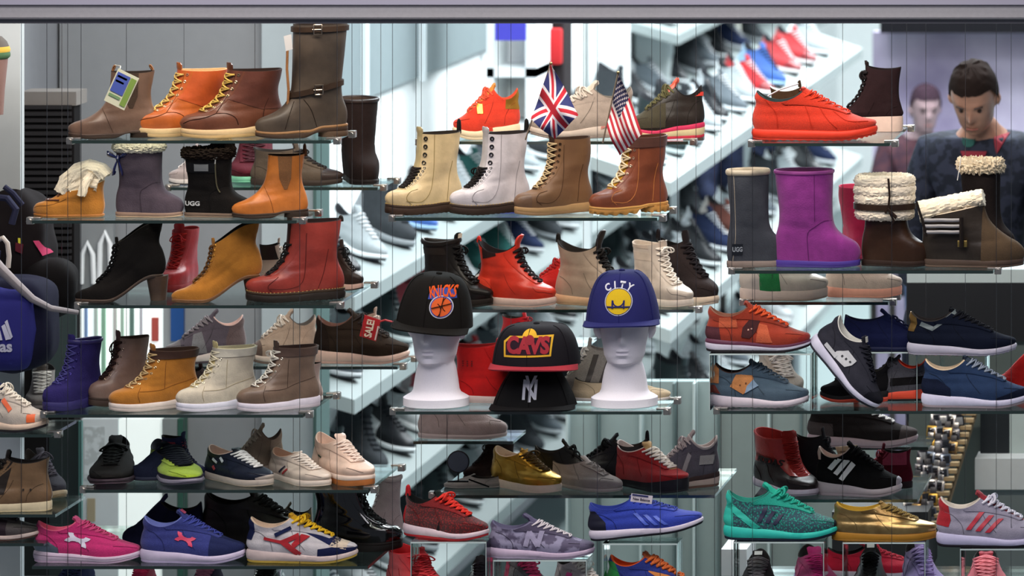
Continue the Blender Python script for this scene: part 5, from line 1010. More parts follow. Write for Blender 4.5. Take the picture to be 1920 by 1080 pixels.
shoe('navy suede running shoe with pale sole, right end of its shelf', 'runner', (1727, 664, 1930, 768), 0, .03, SH['R4'], up='26395a', uk='suede', sole='runner', mid='c8c4dc', out='8a7c84', lace='8a94a4', tc='3a4656', lining='e0c8a8', bow=False, lr=.008, tl=.03, panels=[('heel_counter', [[(-.3, -1), (.34, -1), (.28, .18), (.16, .26), (-.3, .27)]], '171e34', 'suede'), ('toe_cap', [[(.56, -1), (1.3, -1), (1.3, .3), (.9, .16), (.72, .13)]], '171d30', 'suede')])
shoe('slate grey runner with white dotted side badge, tilted nose down', 'runner', (1517, 588, 1656, 768), -12, .01, SH['R4'], pitch=-46, keepz=1.02, up='35353f', uk='suede', sole='runner', mid='cfcce0', out='2a2a34', lace='1f1f28', tc='2c2c36', lining='e0dcd4', bow=False, lr=.009, tl=.05, tag='e0dcd0', panels=[('toe_cap', [[(.72, -1), (1.2, -1), (1.2, .4), (.84, .16)]], '24242c', 'suede')], decals=[('side_badge', [bar(.16, .155, .34, .15, .04), [(.30, .13), (.48, .15), (.52, .21), (.52, .27), (.38, .28), (.30, .19)]], 'd8d8dc', 'suede'), ('badge_dot', [rect2(.37, .19, .39, .21), rect2(.42, .20, .44, .22), rect2(.47, .21, .49, .23)], '2a2a30', 'plain', .014)])
shoe('black running shoe with orange sole line behind the tilted runner', 'runner', (1537, 668, 1668, 752), 180, .14, SH['R4'], up='18161a', uk='suede', sole='runner', mid='1c1a1c', out='c8402c', lace='141214', stripe_sole=('e0523c', .2, .5))
shoe('grey and black running shoe with orange-red sole between the tilted and navy runners', 'runner', (1600, 664, 1742, 754), 180, .16, SH['R4'], up='54525a', uk='knit', sole='runner', mid='e0482c', out='1c1a1c', lace='3a383c', lining='e0482c', panels=[('black_band', [[(-.3, .2), (.5, .16), (.5, .24), (-.3, .28)]], '161416', 'suede')], tl=.04)
shoe('pale mesh sneaker on the rear side of the shelf beside the blue-grey runner', 'mid', (1420, 664, 1508, 742), -70, .24, SH['R4'], up='b8a898', uk='knit', sole='cup', mid='c8bcb0', lace='e0d8d0', lr=.012)
shoe('bright red shoe cut by the right edge', 'slip', (1862, 652, 1990, 720), 180, .25, SH['R4'], up='c81c18', uk='suede', sole='flat', mid='a01814', out='8a1410')
# ---- fifth right
shoe('charcoal sneaker with grey toe and pale sole on the rear right shelf', 'runner', (1513, 742, 1722, 838), 0, .72, SH['R4b'], up='201c1c', uk='suede', sole='runner', mid='a8949a', out='8a787e', lace='e0dcd8', lining='1c1818', lr=.008, panels=[('toe_cap', [[(.70, -1), (1.3, -1), (1.3, .3), (.86, .2)]], '4a4242', 'suede'), ('heel_counter', [[(-.3, -1), (.34, -1), (.24, .24), (-.3, .28)]], '463e3e', 'suede')])
L = SH['R5']
shoe('red and black high sneaker with black letters on a red strap', 'high', (1411, 800, 1536, 936), -52, .24, L, up='2a201f', uk='leather', sole='runner', mid='b8acb8', out='8c808c', lace='a81c18', tc='a51c18', tk='suede', lining='8a1814', bow=False, lr=.004, tl=.10, tfwd=-.1, panels=[('ankle_wrap', [[(-.3, .36), (.1, .36), (.8, .40), (.8, 1.1), (-.3, 1.1)]], '9c1c18', 'suede'), ('red_strap', [[(-.3, .40), (.1, .40), (.9, .34), (.9, .46), (-.3, .52)]], 'b02420', 'leather')], stay='a01c18', texts=[('strap_text', 'ADIDAS', .43, .41, .115, -2, '140e0e')], st=dict(lw=.085, W1=.15, F=[(.97, .05), (1.0, .12), (.985, .17), (.93, .215), (.84, .25), (.75, .31), (.68, .40), (.64, .52), (.62, .64), (.60, .74)]))
shoe('black running shoe with three white side stripes and white sole', 'runner', (1529, 826, 1692, 936), -8, .24, L, up='141314', uk='suede', sole='runner', mid='b2a6aa', out='988c90', lace='1c1a1a', tc='1a1818', lining='cdb0a4', bow=False, lr=.008, tl=.05, panels=[('heel_lining_tab', [[(-.3, .32), (.07, .32), (.07, .6), (-.3, .6)]], 'cfb4a8', 'leather'), ('toe_bumper', [[(.92, -1), (1.3, -1), (1.3, .18), (.96, .2)]], '9c949c', 'rubber')], decals=[('side_stripe', [[(.16+.07*i, .25-.045*i), (.21+.07*i, .23-.045*i), (.35+.07*i, .35-.035*i), (.30+.07*i, .38-.035*i)] for i in range(3)], 'e0dcdc', 'plain')])
shoe('maroon suede shoe behind the three-striped black shoe', 'mid', (1600, 830, 1712, 912), 180, .38, L, up='5c1424', uk='suede', sole='flat', mid='2c1c20', lace='8a2c3c', panels=[('pink_patch', [[(.1, .36), (.5, .36), (.5, .7), (.1, .7)]], 'a84058', 'suede')])
shoe('charcoal sneaker heel behind the red and black high sneaker', 'mid', (1488, 800, 1600, 905), 0, .4, L, up='2e2c30', uk='suede', sole='flat', mid='3a383c', lace='242226')
# ---- sixth right
z = riser('clear riser under the teal runner', 1375, 1545, 1016, 1136, .03)
shoe('turquoise woven running shoe with dark side stripes', 'runner', (1356, 903, 1572, 1016), 0, .03, z, up='24b09a', up2='30505c', uk='knit', sole='runner', mid='2bc0b0', out='1c2434', lace='24a890', tc='26ae94', tk='fabric', lining='2c8c7c', bow=True, bowl=.04, lr=.009, tl=.08, panels=[('heel_cage', [[(-.2, .06), (.10, .06), (.07, .6), (-.2, .6)], [(.02, .30), (.06, .34), (.34, .12), (.28, .10)]], '2fb8a4', 'rubber'), ('toe_bumper', [[(.96, -1), (1.3, -1), (1.3, .3), (.98, .3)]], '18222e', 'rubber')], decals=[('side_stripe', stripes3(.31, .17, .038, .07, .055, .12), '2c2c44', 'plain')])
z = riser('clear riser under the mottled gold shoe', 1580, 1735, 1017, 1136, .05)
shoe('mottled metallic gold low shoe on an amber sole', 'court', (1558, 938, 1757, 1017), 0, .05, z, up='8a6c40', up2='b89c68', uk='foil', sole='cup', mid='a8741e', out='946418', lace='8a7038', eyelet='c8b880', tc='947440', lining='b8902c', bow=False, lr=.008, tl=.02)
z = riser('clear riser under the grey red-striped runner', 1800, 1930, 1029, 1136, .02)
shoe('lavender-grey runner with three red side stripes, right edge', 'runner', (1755, 918, 1962, 1029), 0, .02, z, up='a39db0', uk='suede', sole='runner', mid='c4bede', out='1c1820', lace='dcd8e4', tc='a8303c', lining='d8ccc0', bow=True, bowl=.05, lr=.010, tl=.06, panels=[('heel_tab', [[(-.3, .24), (.12, .18), (.14, .24), (.07, .6), (-.3, .6)]], 'b02430', 'suede')], decals=[('side_stripe', stripes3(.28, .16, .048, .088, .12, .15), 'b8283c', 'plain')])
# ---- right bottom toes
shoe('black striped laced shoe, toe to the window, bottom right', 'runner', (1378, 1028, 1460, 1135), -85, .03, SH['R7'], up='2a2628', uk='knit', sole='runner', mid='b8acb0', lace='6a6466', lr=.014, tl=.08, bow=False, tag='e0dcd8')
shoe('magenta pink shoe with lilac heel, toe to the window, bottom right', 'runner', (1488, 1020, 1585, 1130), -75, .03, SH['R7'], up='e02c86', uk='knit', sole='runner', mid='c8a8e0', lace='e0388c', lr=.006, tl=.08, bow=False)
shoe('plain black shoe with white tongue writing, toe to the window, bottom right', 'runner', (1592, 1014, 1670, 1130), -85, .03, SH['R7'], up='121112', uk='leather', sole='runner', mid='2a282a', lace='0e0e0e', lr=.008, tl=.12, bow=False, tag='e0e0e0')
shoe('lavender laced shoe, toe to the window, bottom right', 'runner', (1690, 998, 1778, 1130), -75, .03, SH['R7'], up='a08cc8', uk='knit', sole='runner', mid='b8a4dc', lace='b4a0d8', lr=.010, tl=.14, bow=False)
shoe('coral laced shoe, toe to the window, bottom right corner', 'runner', (1802, 1023, 1896, 1135), -85, .03, SH['R7'], up='e05a68', uk='knit', sole='runner', mid='e87c80', lace='f08088', lr=.014, tl=.04, bow=False)
shoe('crimson and pink shoe lying behind the plain black one, low on the right', 'runner', (1545, 1014, 1735, 1075), 10, .4, SH['R7'], up='d02840', uk='suede', sole='runner', mid='d8d0d4', lace='c02438')
# ================================================================ HEADS, CAPS, FLAGS AND OTHER THINGS
def G(x, c, s): return math.exp(-((x-c)/s)**2)
HEADROWS = [(0, .030, .055, .0), (.006, .040, .064, .015), (.016, .050, .071, .03), (.035, .060, .076, .05), (.06, .063, .080, .072), (.09, .069, .083, .088), (.12, .073, .085, .096), (.15, .075, .085, .100), (.18, .073, .080, .098), (.205, .064, .068, .085), (.222, .048, .05, .062), (.232, .025, .026, .034), (.236, .004, .004, .005)]
def headmesh(h=.236, neck=True, base=True, nphi=64, sub=4, ears=True):
    """chin at z=0, face towards -Y"""
    bm = bmesh.new(); rows = []
    for i in range(2 if neck else 0, len(HEADROWS)-1):
        for k in range(sub):
            t = k/sub; rows.append(tuple(HEADROWS[i][j]+(HEADROWS[i+1][j]-HEADROWS[i][j])*t for j in range(4)))
    rows.append(HEADROWS[-1])
    rs = []
    if neck:
        pre = []
        if base: pre = [(-.118, .092, .075, .075), (-.115, .098, .082, .082), (-.092, .098, .082, .082), (-.087, .090, .075, .074), (-.078, .074, .060, .062)]
        pre += [(-.068, .069, .054, .060), (-.04, .065, .050, .060), (-.015, .060, .049, .062), (.002, .055, .049, .064), (.011, .051, .056, .064)]
        for z, rx, f, b in pre: rows_n = (z, rx, f, b, True); rs.append([bm.verts.new((rx*math.sin(6.28318*k/nphi), (-f if math.cos(6.28318*k/nphi) > 0 else -b)*math.cos(6.28318*k/nphi), z)) for k in range(nphi)])
    for z, rx, f, b in rows:
        ring = []
        for k in range(nphi):
            a = 6.28318*k/nphi; c, s = math.cos(a), math.sin(a)
            x = rx*(1 if s >= 0 else -1)*abs(s)**.9; y = (-f*c if c > 0 else -b*c)
            if neck and z < .035: # jaw merges into neck at the back
                t = 1-z/.035; y = max(y, y) if c > 0 else y+(-.062*c-y)*t; 
                if c < .5: x = x+((.060*s)-x)*t*(.5-c)/1.5*1.0
            if c > 0:
                y -= .024*G(x, 0, .011)*(G(z, .088, .016)*1.0+.45*G(z, .110, .02))            # nose
                y += .010*(G(x, .032, .015)+G(x, -.032, .015))*G(z, .122, .012)                # eye sockets
                y -= .004*(G(x, .031, .009)+G(x, -.031, .009))*G(z, .119, .006)                # eyelids
                y -= .006*(G(x, .03, .02)+G(x, -.03, .02))*G(z, .140, .008)                    # brow
                y -= .008*G(x, 0, .019)*G(z, .053, .0045); y -= .008*G(x, 0, .016)*G(z, .041, .005)
                y += .005*G(x, 0, .024)*G(z, .047, .002); y += .004*G(x, 0, .02)*G(z, .030, .006); y -= .006*G(x, 0, .016)*G(z, .014, .01)
                y += .004*G(x, 0, .006)*G(z, .066, .006)
            ring.append(bm.verts.new((x, y, z)))
        rs.append(ring)
    for a, b in zip(rs, rs[1:]):
        for k in range(nphi): bm.faces.new((a[k], a[(k+1) % nphi], b[(k+1) % nphi], b[k]))
    bm.faces.new(rs[0][::-1]); bm.faces.new(rs[-1])
    if ears:
        for sg in (-1, 1):
            e = bmesh.new(); pts = [Vector((sg*(.074+.008*math.sin(t*3.14)), .012-.014*math.sin(t*3.14)+.014*t, .082+.056*t)) for t in [i/8 for i in range(9)]]
            tube(e, pts, lambda t: .006+.006*math.sin(3.14*t)**.7, 8, False, .8); add(bm, e)
    bmesh.ops.scale(bm, vec=(h/.236,)*3, verts=bm.verts[:]); return bm
FOAM = mat('f0eaf2', 'foam')
def foamhead(label, px, Y, rot, sc=1.0, shelf='C4'):
    r = empty('foam_head', (pos(px, 0, Y).x, Y, SH[shelf]), label, 'mannequin head', None)
    bm = headmesh(.236*sc); bmesh.ops.translate(bm, vec=(0, 0, .118*sc), verts=bm.verts[:]); bmesh.ops.rotate(bm, matrix=Matrix.Rotation(R(rot), 3, 'Z'), verts=bm.verts[:])
    o = obj('head', bm, FOAM, r); return r
h1 = foamhead('white foam head wearing the black cap with the orange basketball', 818, .105, -8, .95)
h2 = foamhead('white foam head wearing the blue cap with the yellow disc', 1171, .105, 4, .95)
# ---- caps
def capparts(w, d, h, flat=.35, brim=.065, lean=0.0, bz=0.0, droop=.012, top=1.0):
    """crown (front towards -Y), brim, button; z=0 at the sweatband"""
    bm = bmesh.new(); rs = []; n = 72
    for i in range(19):
        t = i/18; a = t*math.pi/2; e = flat
        rr = math.cos(a)**e*(1-(1-top)*math.sin(a)); z = h*math.sin(a)**(.9)
        rs.append([bm.verts.new((w*rr*math.sin(6.28318*k/n), -d*rr*math.cos(6.28318*k/n)-lean*math.sin(a), z)) for k in range(n)] if i < 18 else None)
    rs.pop()
    for a, b in zip(rs, rs[1:]):
        for k in range(n): bm.faces.new((a[k], a[(k+1) % n], b[(k+1) % n], b[k]))
    bm.faces.new(rs[-1])
    br = bmesh.new(); g = []
    for i in range(9):
        t = i/8; row = []
        for k in range(33):
            a = R(-78+156*k/32); ex = brim*t*math.cos(a)**.45 if math.cos(a) > 0 else 0
            x = w*1.0*math.sin(a)*(1+.03*t); y = -d*math.cos(a)-ex
            row.append(br.verts.new((x, y, .002-droop*t-.010*(x/w)**2*t)))
        g.append(row)
    for a, b in zip(g, g[1:]):
        for k in range(32): br.faces.new((a[k], a[k+1], b[k+1], b[k]))
    solid(br, geom=br.faces[:], thickness=.004)
    bt = bmesh.new(); bmesh.ops.create_uvsphere(bt, u_segments=12, v_segments=8, radius=.009); 
    for v in bt.verts: v.co = Vector((v.co.x, v.co.y-lean, v.co.z*.5+h+.001))
    sm_ = bmesh.new()
    for a in (0, 60, 120, 180, 240, 300):
        pts = []
        for i in range(17):
            t = i/18; q = t*math.pi/2; rr = math.cos(q)**flat*(1-(1-top)*math.sin(q)); z = h*math.sin(q)**.9
            pts.append(Vector((w*rr*math.sin(R(a)), -d*rr*math.cos(R(a))-lean*math.sin(q), z))*1.004)
        tube(sm_, pts, .0011, 4)
    return bm, br, bt, sm_
def arcpoly(r0, r1, a0, a1, cx=0, cz=0, n=16):
    o = []
    for i in range(n):
        p, q = R(a0+(a1-a0)*i/n), R(a0+(a1-a0)*(i+1)/n)
        o.append([(cx+r0*math.cos(p), cz+r0*math.sin(p)), (cx+r1*math.cos(p), cz+r1*math.sin(p)), (cx+r1*math.cos(q), cz+r1*math.sin(q)), (cx+r0*math.cos(q), cz+r0*math.sin(q))])
    return o
def disc(r, cx=0, cz=0, n=28): return [(cx+r*math.cos(6.28318*i/n), cz+r*math.sin(6.28318*i/n)) for i in range(n)]
def cap(label, px, Y, z, w, d, h, hx, M, logo, brimc=None, under=None, squash=None, brimmat=None, **k):
    crown, br, bt, se = capparts(w, d, h, **k)
    T = Matrix.Translation((pos(px, 0, Y).x, Y, z)) @ M
    for b in (crown, br, bt, se): bmesh.ops.transform(b, matrix=T, verts=b.verts[:])
    if squash:
        for b in (crown, bt, se):
            for v in b.verts: squash(v)
    crown.normal_update(); bvh = BVHTree.FromBMesh(crown)
    r = empty('cap', T.translation, label, 'cap')
    c = obj('crown', crown, mat(hx, 'fabric'), r); obj('brim', br, mat(brimc or hx, 'fabric'), r); obj('button', bt, mat(hx, 'fabric'), r); obj('seam', se, mat(hx, 'matte'), c)
    for o in r.children: o.matrix_parent_inverse = Matrix.Translation(-r.location)
    for nm, b, cx, cz, sx, col, off in logo:
        # cx, cz, size in photograph pixels -> metres on the cap
        p = pos(cx, cz, Y-d); s = sx/ppm(Y-d)
        for v in b.verts: v.co = Vector((v.co.x*s, 0, v.co.z*s))
        b = fine(b, .012)
        for v in b.verts: v.co = Vector((p.x+v.co.x, 0, p.z+v.co.z))
        project(b, bvh, -1, off, .002)
        if b.faces: obj(nm, b, mat(col, 'fabric'), c)
    return r
def flatbm(polys):
    bm = bmesh.new()
    for p in polys: bm.faces.new([bm.verts.new((x, 0, z)) for x, z in p])
    return bm
def arctext(txt, rad, a0, a1, size, sx=1.0):
    out = bmesh.new(); n = len(txt)
    for i, ch in enumerate(txt):
        a = a0+(a1-a0)*i/(n-1); t = text_bm(ch, size, .03)
        place2d(t, rad*math.sin(R(a)), rad*math.cos(R(a))-rad, sx, -a, 1, 1); add(out, t)
    return out
I4 = Matrix.Identity(4)
zk = pos(0, 606, .105).z
cap('black cap with orange arched lettering over an orange basketball, on the left foam head', 815, .105, zk, .107, .105, .142, '14110f', Matrix.Rotation(R(-6), 4, 'Z') @ Matrix.Rotation(R(6), 4, 'Y') @ Matrix.Rotation(R(2), 4, 'X'),
    [('lettering_backing', flatbm([[(-1.15, -.28), (1.15, -.28), (1.0, .42), (.4, .62), (-.4, .62), (-1.0, .42)]]), 826, 556, 22, '3a4a9c', .0008), ('lettering', arctext('KNICKS', 5, -10.2, 10.2, 1.30, .50), 827, 549, 22, 'e0561c', .0022),
     ('ball_ring', flatbm([disc(1.12)]), 825, 577, 19, 'c8c4cc', .0010), ('ball_border', flatbm([disc(1.02)]), 825, 577, 19, '3a4a9c', .0018), ('basketball', flatbm([disc(.92)]), 825, 577, 19, 'e0602a', .0026),
     ('ball_line', flatbm([bar(-.9, -.1, .9, .3, .07), bar(-.15, -.9, .2, .9, .07)]+arcpoly(.78, .85, -50, 50, -.85, -.3)+arcpoly(.78, .85, 130, 230, .9, .2)), 825, 577, 19, '2c1810', .0036)], flat=.42, brim=.05, droop=.004, top=.86)
zc = pos(0, 600, .105).z
def pal():
    b = flatbm([disc(1.0)]); return b
cap('royal blue cap with white arched lettering over a yellow disc, on the right foam head', 1168, .105, zc, .104, .105, .140, '1f2160', Matrix.Rotation(R(3), 4, 'Z') @ Matrix.Rotation(R(-1), 4, 'Y'),
    [('lettering', arctext('CITY', 2.6, -27, 27, 1.05, .9), 1157, 537, 17, 'd8d8e4', .001), ('disc_ring', flatbm([disc(1.12)]), 1158, 567, 23, 'c8c8d4', .0008), ('disc_line', flatbm([disc(1.05)]), 1158, 567, 23, '1f2160', .0014), ('yellow_disc', pal(), 1158, 567, 23, 'd8b31c', .0020),
     ('bridge', flatbm(arcpoly(.38, .48, 180, 360, 0, .05)+[bar(-.45, .1, -.45, -.55, .12), bar(.45, .1, .45, -.55, .12), bar(-.9, -.42, .9, -.42, .1)]), 1158, 567, 23, '1f2160', .0028)], flat=.42, brim=.05, droop=.002, top=.84)
# stacked caps
zn = SH['C4']+.004
cap('black cap with white interlocked letters, standing on the shelf under the other cap', 1003, .10, zn, .118, .10, .115, '0c0b0d', I4,
    [('lettering', (lambda: (lambda b: (add(b, place2d(text_bm('N', 1, .02, 0), 0, 0, 1.2, 0, 1, 1.5)), add(b, place2d(text_bm('Y', 1, .02, 0), .02, .02, 1.0, 0, 1, 1.95)), b)[-1])(bmesh.new()))(), 991, 735, 33, 'c8c8d2', .001)], flat=.30, brim=.05, droop=.0, top=.62)
zcv = pos(0, 681, .10).z
cap('black cap with yellow-edged maroon lettering and red brim edge, resting on the cap below', 1006, .10, zcv, .124, .112, .112, '17141a', Matrix.Rotation(R(-4), 4, 'Z'),
    [('lettering_backing', flatbm([[(-2.15, -1.0), (1.9, -.90), (2.02, .85), (.75, .85), (-1.7, .75), (-2.25, .3)], disc(.62, .05, .72)]), 989, 650, 22, 'd8a62c', .0010), ('lettering_inset', flatbm([[(-1.98, -.82), (1.76, -.74), (1.84, .68), (-1.6, .60), (-2.05, .2)]]), 989, 650, 22, '2a1824', .0016),
     ('lettering', place2d(text_bm('CAVS', 1, .05, 0, 1.0), 0, 0, 1.42, 0, 1, 1.75), 987, 651, 23, '9c2834', .0026), ('letter_ball', flatbm([disc(.40)]), 991, 640, 22, '8e2430', .0030)], brimc='a02c38', flat=.32, brim=.030, droop=.004, top=.90)
# ---- flags
def flag(label, cor, pole, pattern, n=(80, 50), Y=.0, mats=None):
    """cor: hoist top, hoist bottom, fly bottom, fly top in px"""
    A, B_, C_, D_ = [pos(x, y, Y) for x, y in cor]; bm = bmesh.new(); U, V = n; g = []
    for i in range(U+1):
        u = i/U; row = []
        for j in range(V+1):
            v = j/V; p = (A.lerp(D_, u)).lerp(B_.lerp(C_, u), v)
            p.y += .014*math.sin(5*u+3*v)*(.3+u)+.006*math.sin(11*v+2*u); row.append(bm.verts.new(p))
        g.append(row)
    for i in range(U):
        for j in range(V):
            f = bm.faces.new((g[i][j], g[i+1][j], g[i+1][j+1], g[i][j+1])); f.material_index = pattern((i+.5)/U, (j+.5)/V)
    solid(bm, geom=bm.faces[:], thickness=.0006)
    r = empty('small_flag', pos(pole[1][0], pole[1][1], Y+.03), label, 'flag')
    o = obj('cloth', bm, [mat(h, 'fabric') for h in mats], r)
    pb = bmesh.new(); p0, p1 = pos(*pole[0], Y+.004), pos(*pole[1], Y+.05); tube(pb, [p0, p1], .0022, 8); q = obj('pole', pb, mat(mats[-1] if False else '8a7a66', 'plain'), r)
    kb = bmesh.new(); bmesh.ops.create_uvsphere(kb, u_segments=10, v_segments=8, radius=.0045); bmesh.ops.translate(kb, vec=p0, verts=kb.verts[:]); k = obj('finial', kb, mat('a89468', 'metal'), r)
    for z in (o, q, k): z.matrix_parent_inverse = Matrix.Translation(-r.location)
def uk(u, v):
    x, y = u*2-1, (v*2-1); 
    if abs(x) < .09 or abs(y) < .16: return 0
    if abs(x) < .16 or abs(y) < .27: return 1
    d = (y-x), (y+x)
    if abs(d[0]) < .10 or abs(d[1]) < .10: return 0
    if abs(d[0]) < .26 or abs(d[1]) < .26: return 1
    return 2
def us(u, v):
    if u < .40 and v < .54:
        a, b = u/.40*11, v/.54*9; i, j = int(a), int(b)
        return 1 if (i+j) % 2 == 0 and abs(a-i-.5) < .36 and abs(b-j-.5) < .36 else 2
    return 0 if int(v*13) % 2 == 0 else 1
flag('small union flag on a stick between the silver-white boot and the tan-brown boot', ((1032, 121), (996, 222), (1038, 262), (1086, 215)), ((1033, 119), (985, 262)), uk, (90, 90), -.06, ['c02a3a', 'e4dce4', '33386e'])
flag('small stars and stripes flag on a stick stuck in the red-brown work boot', ((1160, 139), (1138, 236), (1160, 293), (1206, 250)), ((1159, 136), (1130, 268)), us, (110, 104), -.07, ['b02c3a', 'e4dad8', '2c2c4a'])
# ---- cards and tags
def card(label, cor, Y, hx, bands=(), txt=None, cat='tag', tilt=.0, name='hang_tag'):
    P = [pos(x, y, Y+tilt*i) for i, (x, y) in enumerate(cor)]; bm = bmesh.new(); bm.faces.new([bm.verts.new(p) for p in P]); solid(bm, geom=bm.faces[:], thickness=.0012)
    o = tag(obj(name, bm, mat(hx, 'plain'), smooth=False), label, cat)
    def pt(u, v, dy=.0022): p = P[0].lerp(P[1], u).lerp(P[3].lerp(P[2], u), v); p.y -= dy; return p
    for nm, u0, v0, u1, v1, c in bands:
        b = bmesh.new(); b.faces.new([b.verts.new(pt(*q)) for q in ((u0, v0), (u1, v0), (u1, v1), (u0, v1))]); solid(b, geom=b.faces[:], thickness=.0006); obj(nm, b, mat(c, 'plain'), o, smooth=False)
    if txt:
        s, u, v, su, sv, c = txt; t = text_bm(s, 1, .03)
        for q in t.verts: q.co = pt(u+q.co.x*su, v-q.co.z*sv, .003)
        obj('lettering', t, mat(c, 'plain'), o, smooth=False)
    return o
_c = card('green, blue and white card hanging on the dull brown chelsea boot', ((222, 128), (261, 147), (233, 207), (195, 188)), -.01, 'd8d8c0', [('blue_field', .06, .08, .66, .66, '4a5cb0'), ('light_writing', .12, .16, .56, .22, '9aa8d8'), ('light_writing', .12, .30, .50, .36, '9aa8d8'), ('green_field', .70, .08, .95, .92, '7f9c4a'), ('green_foot', .08, .72, .62, .80, '7a9a70')])
b = bmesh.new(); tube(b, [pos(225, 129, -.009), pos(226, 124, .03), pos(215, 122, .09)], .0015, 5); obj('tag_string', b, mat('d8d0c0', 'plain'), _c)
s_ = card('red sale tag hanging on the charcoal-brown training shoe', ((684, 590), (714, 600), (705, 640), (674, 630)), .80, 'b41820', [('white_strip', .90, .30, .98, .95, 'd8d0cc')])
t = text_bm('SALE!', 1, .03); P0 = pos(693, 616, .79); a_ = R(78)
for q in t.verts: x, z = q.co.x*.0225, q.co.z*.030; q.co = Vector((P0.x+x*math.cos(a_)-z*math.sin(a_), .7925+(x*math.cos(a_))*0, P0.z+x*math.sin(a_)+z*math.cos(a_)))
obj('lettering', t, mat('e8dcc8', 'plain'), s_, smooth=False)
b = bmesh.new(); tube(b, [pos(712, 603, .80), pos(722, 600, .80), pos(738, 604, .82)], .003, 6); obj('tag_string', b, mat('b41820', 'plain'), s_)
card('white paper tag with small dark writing on top of the royal blue runner', ((1184, 925), (1224, 930), (1222, 945), (1182, 940)), -.012, 'd8ccd4', [('blue_top', .05, .02, .8, .22, '2a2c60')], ('New Balance', .5, .6, .15, .42, '2a2440'))
card('cream paper card with faint writing behind the three-striped black shoe', ((1566, 838), (1608, 834), (1614, 862), (1574, 860)), .36, 'cdaf8e', [('faint_line', .15, .35, .8, .48, '8a6a50')])
card('white plastic swing tag on a string beside the tall engineer boot', ((532, 68), (546, 64), (549, 92), (536, 96)), .02, 'd0cccc')
bm = bmesh.new(); tube(bm, [pos(539, 92, .05), pos(538, 130, .05), pos(541, 168, .06), pos(539, 208, .07)], .006, 6, False, .6)
tag(obj('braided_strap', bm, mat('a8744a', 'fabric')), 'tan braided strap hanging down behind the engineer boot', 'strap')
bm = bmesh.new(); tube(bm, [pos(1795, 338, .1), pos(1802, 296, .1)], .0012, 5); tag(obj('tag_thread', bm, mat('e4e0dc', 'plain')), 'white plastic thread at the fur of the tall dark boot', 'thread')
bm = bmesh.new(); tube(bm, [pos(1440, 180, .20), pos(1462, 168, .20), pos(1497, 157, .20)], .004, 6, False, .6); tag(obj('white_shoe_form', bm, mat('cfd6dc', 'plain')), 'white plastic shaper lying in the mouth of the orange-red shoe', 'shoe shaper')
# round mirror on a little stand
r = empty('round_mirror', pos(859, 905, .34), 'small round dark mirror on a thin stand beside the gold sneaker', 'mirror')
c0 = pos(859, 866, .34); b = bmesh.new(); cyl(b, c0+Vector((0, 0, 0)), c0+Vector((0, .006, 0)), .029, 40); m1 = obj('glass', b, mat('3c4250', 'patent'), r)
b = bmesh.new(); torus(b, c0+Vector((0, .003, 0)), Vector((0, 1, 0)), .030, .0025, 40, 6); m2 = obj('rim', b, mat('1c1c20', 'plain'), r)
b = bmesh.new(); tube(b, [c0+Vector((0, .004, -.03)), c0+Vector((0, .004, -.052)), c0+Vector((.0, -.0, -.056))], .002, 6); tube(b, [c0+Vector((-.03, .0, -.056)), c0+Vector((.03, .0, -.056))], .003, 6); tube(b, [c0+Vector((.03, .0, -.050)), c0+Vector((.085, .02, -.075))], .0025, 6); m3 = obj('stand', b, mat('1a1a1c', 'metal'), r)
for z in (m1, m2, m3): z.matrix_parent_inverse = Matrix.Translation(-r.location)
# ---- bags at the far left
def blob(bm, c, rx, ry, rz, e=.7, amp=.006, seed=0, n=48, m=24):
    rs = []
    for i in range(m+1):
        th = math.pi*i/m-math.pi/2
        row = []
        for k in range(n):
            ph = 6.28318*k/n; sg = lambda v, q: (1 if v >= 0 else -1)*abs(v)**q
            p = Vector((rx*sg(math.cos(th), e)*sg(math.cos(ph), e), ry*sg(math.cos(th), e)*sg(math.sin(ph), e), rz*sg(math.sin(th), e)))
            p += p.normalized()*amp*noise.noise(p*14+Vector((seed, 0, 0))) if p.length > 0 else p; row.append(bm.verts.new(Vector(c)+p))
        rs.append(row)
    for a, b2 in zip(rs, rs[1:]):
        for k in range(n): bm.faces.new((a[k], a[(k+1) % n], b2[(k+1) % n], b2[k]))
    bmesh.ops.remove_doubles(bm, verts=bm.verts[:], dist=1e-5); return bm
c0 = pos(-10, 612, .40); r = empty('sports_bag', c0-Vector((0, 0, .14)), 'blue sports bag with a white three-bar emblem at the left edge', 'bag')
b = blob(bmesh.new(), c0, .135, .10, .125, .55, .012, 1); b.normal_update(); bv = BVHTree.FromBMesh(b); bd = obj('body', b, mat('2a2a78', 'fabric'), r)
def px2d(polys, Y): return [[(pos(x, y, Y).x, pos(x, y, Y).z) for x, y in p] for p in polys]
d = project(poly_bm(px2d([[(0, 618), (4, 618), (8, 636), (0, 636)], [(6, 610), (12, 606), (24, 634), (14, 636)], [(12, 602), (17, 598), (27, 630), (24, 633)]][:3], .32), .02), bv, -1, .003, .002); obj('emblem', d, mat('c8c8dc', 'plain'), bd)
t = text_bm('adidas', 1, .03)
for q in t.verts: p = pos(-10, 649, .32); q.co = Vector((p.x+q.co.x*.044, 0, p.z+q.co.z*.044))
t = project(fine(t, .01), bv, -1, .003, .002); obj('lettering', t, mat('c8c8dc', 'plain'), bd)
b = blob(bmesh.new(), c0+Vector((.02, .035, .005)), .145, .10, .135, .5, .01, 2); t2 = obj('side_panel', b, mat('17172e', 'fabric'), r)
b = bmesh.new(); tube(b, [pos(-20, 520, .33), pos(-6, 500, .30), pos(-2, 470, .30)], .006, 8); o3 = obj('handle', b, mat('20203a', 'fabric'), r)
for z in (bd, t2, o3): z.matrix_parent_inverse = Matrix.Translation(-r.location)
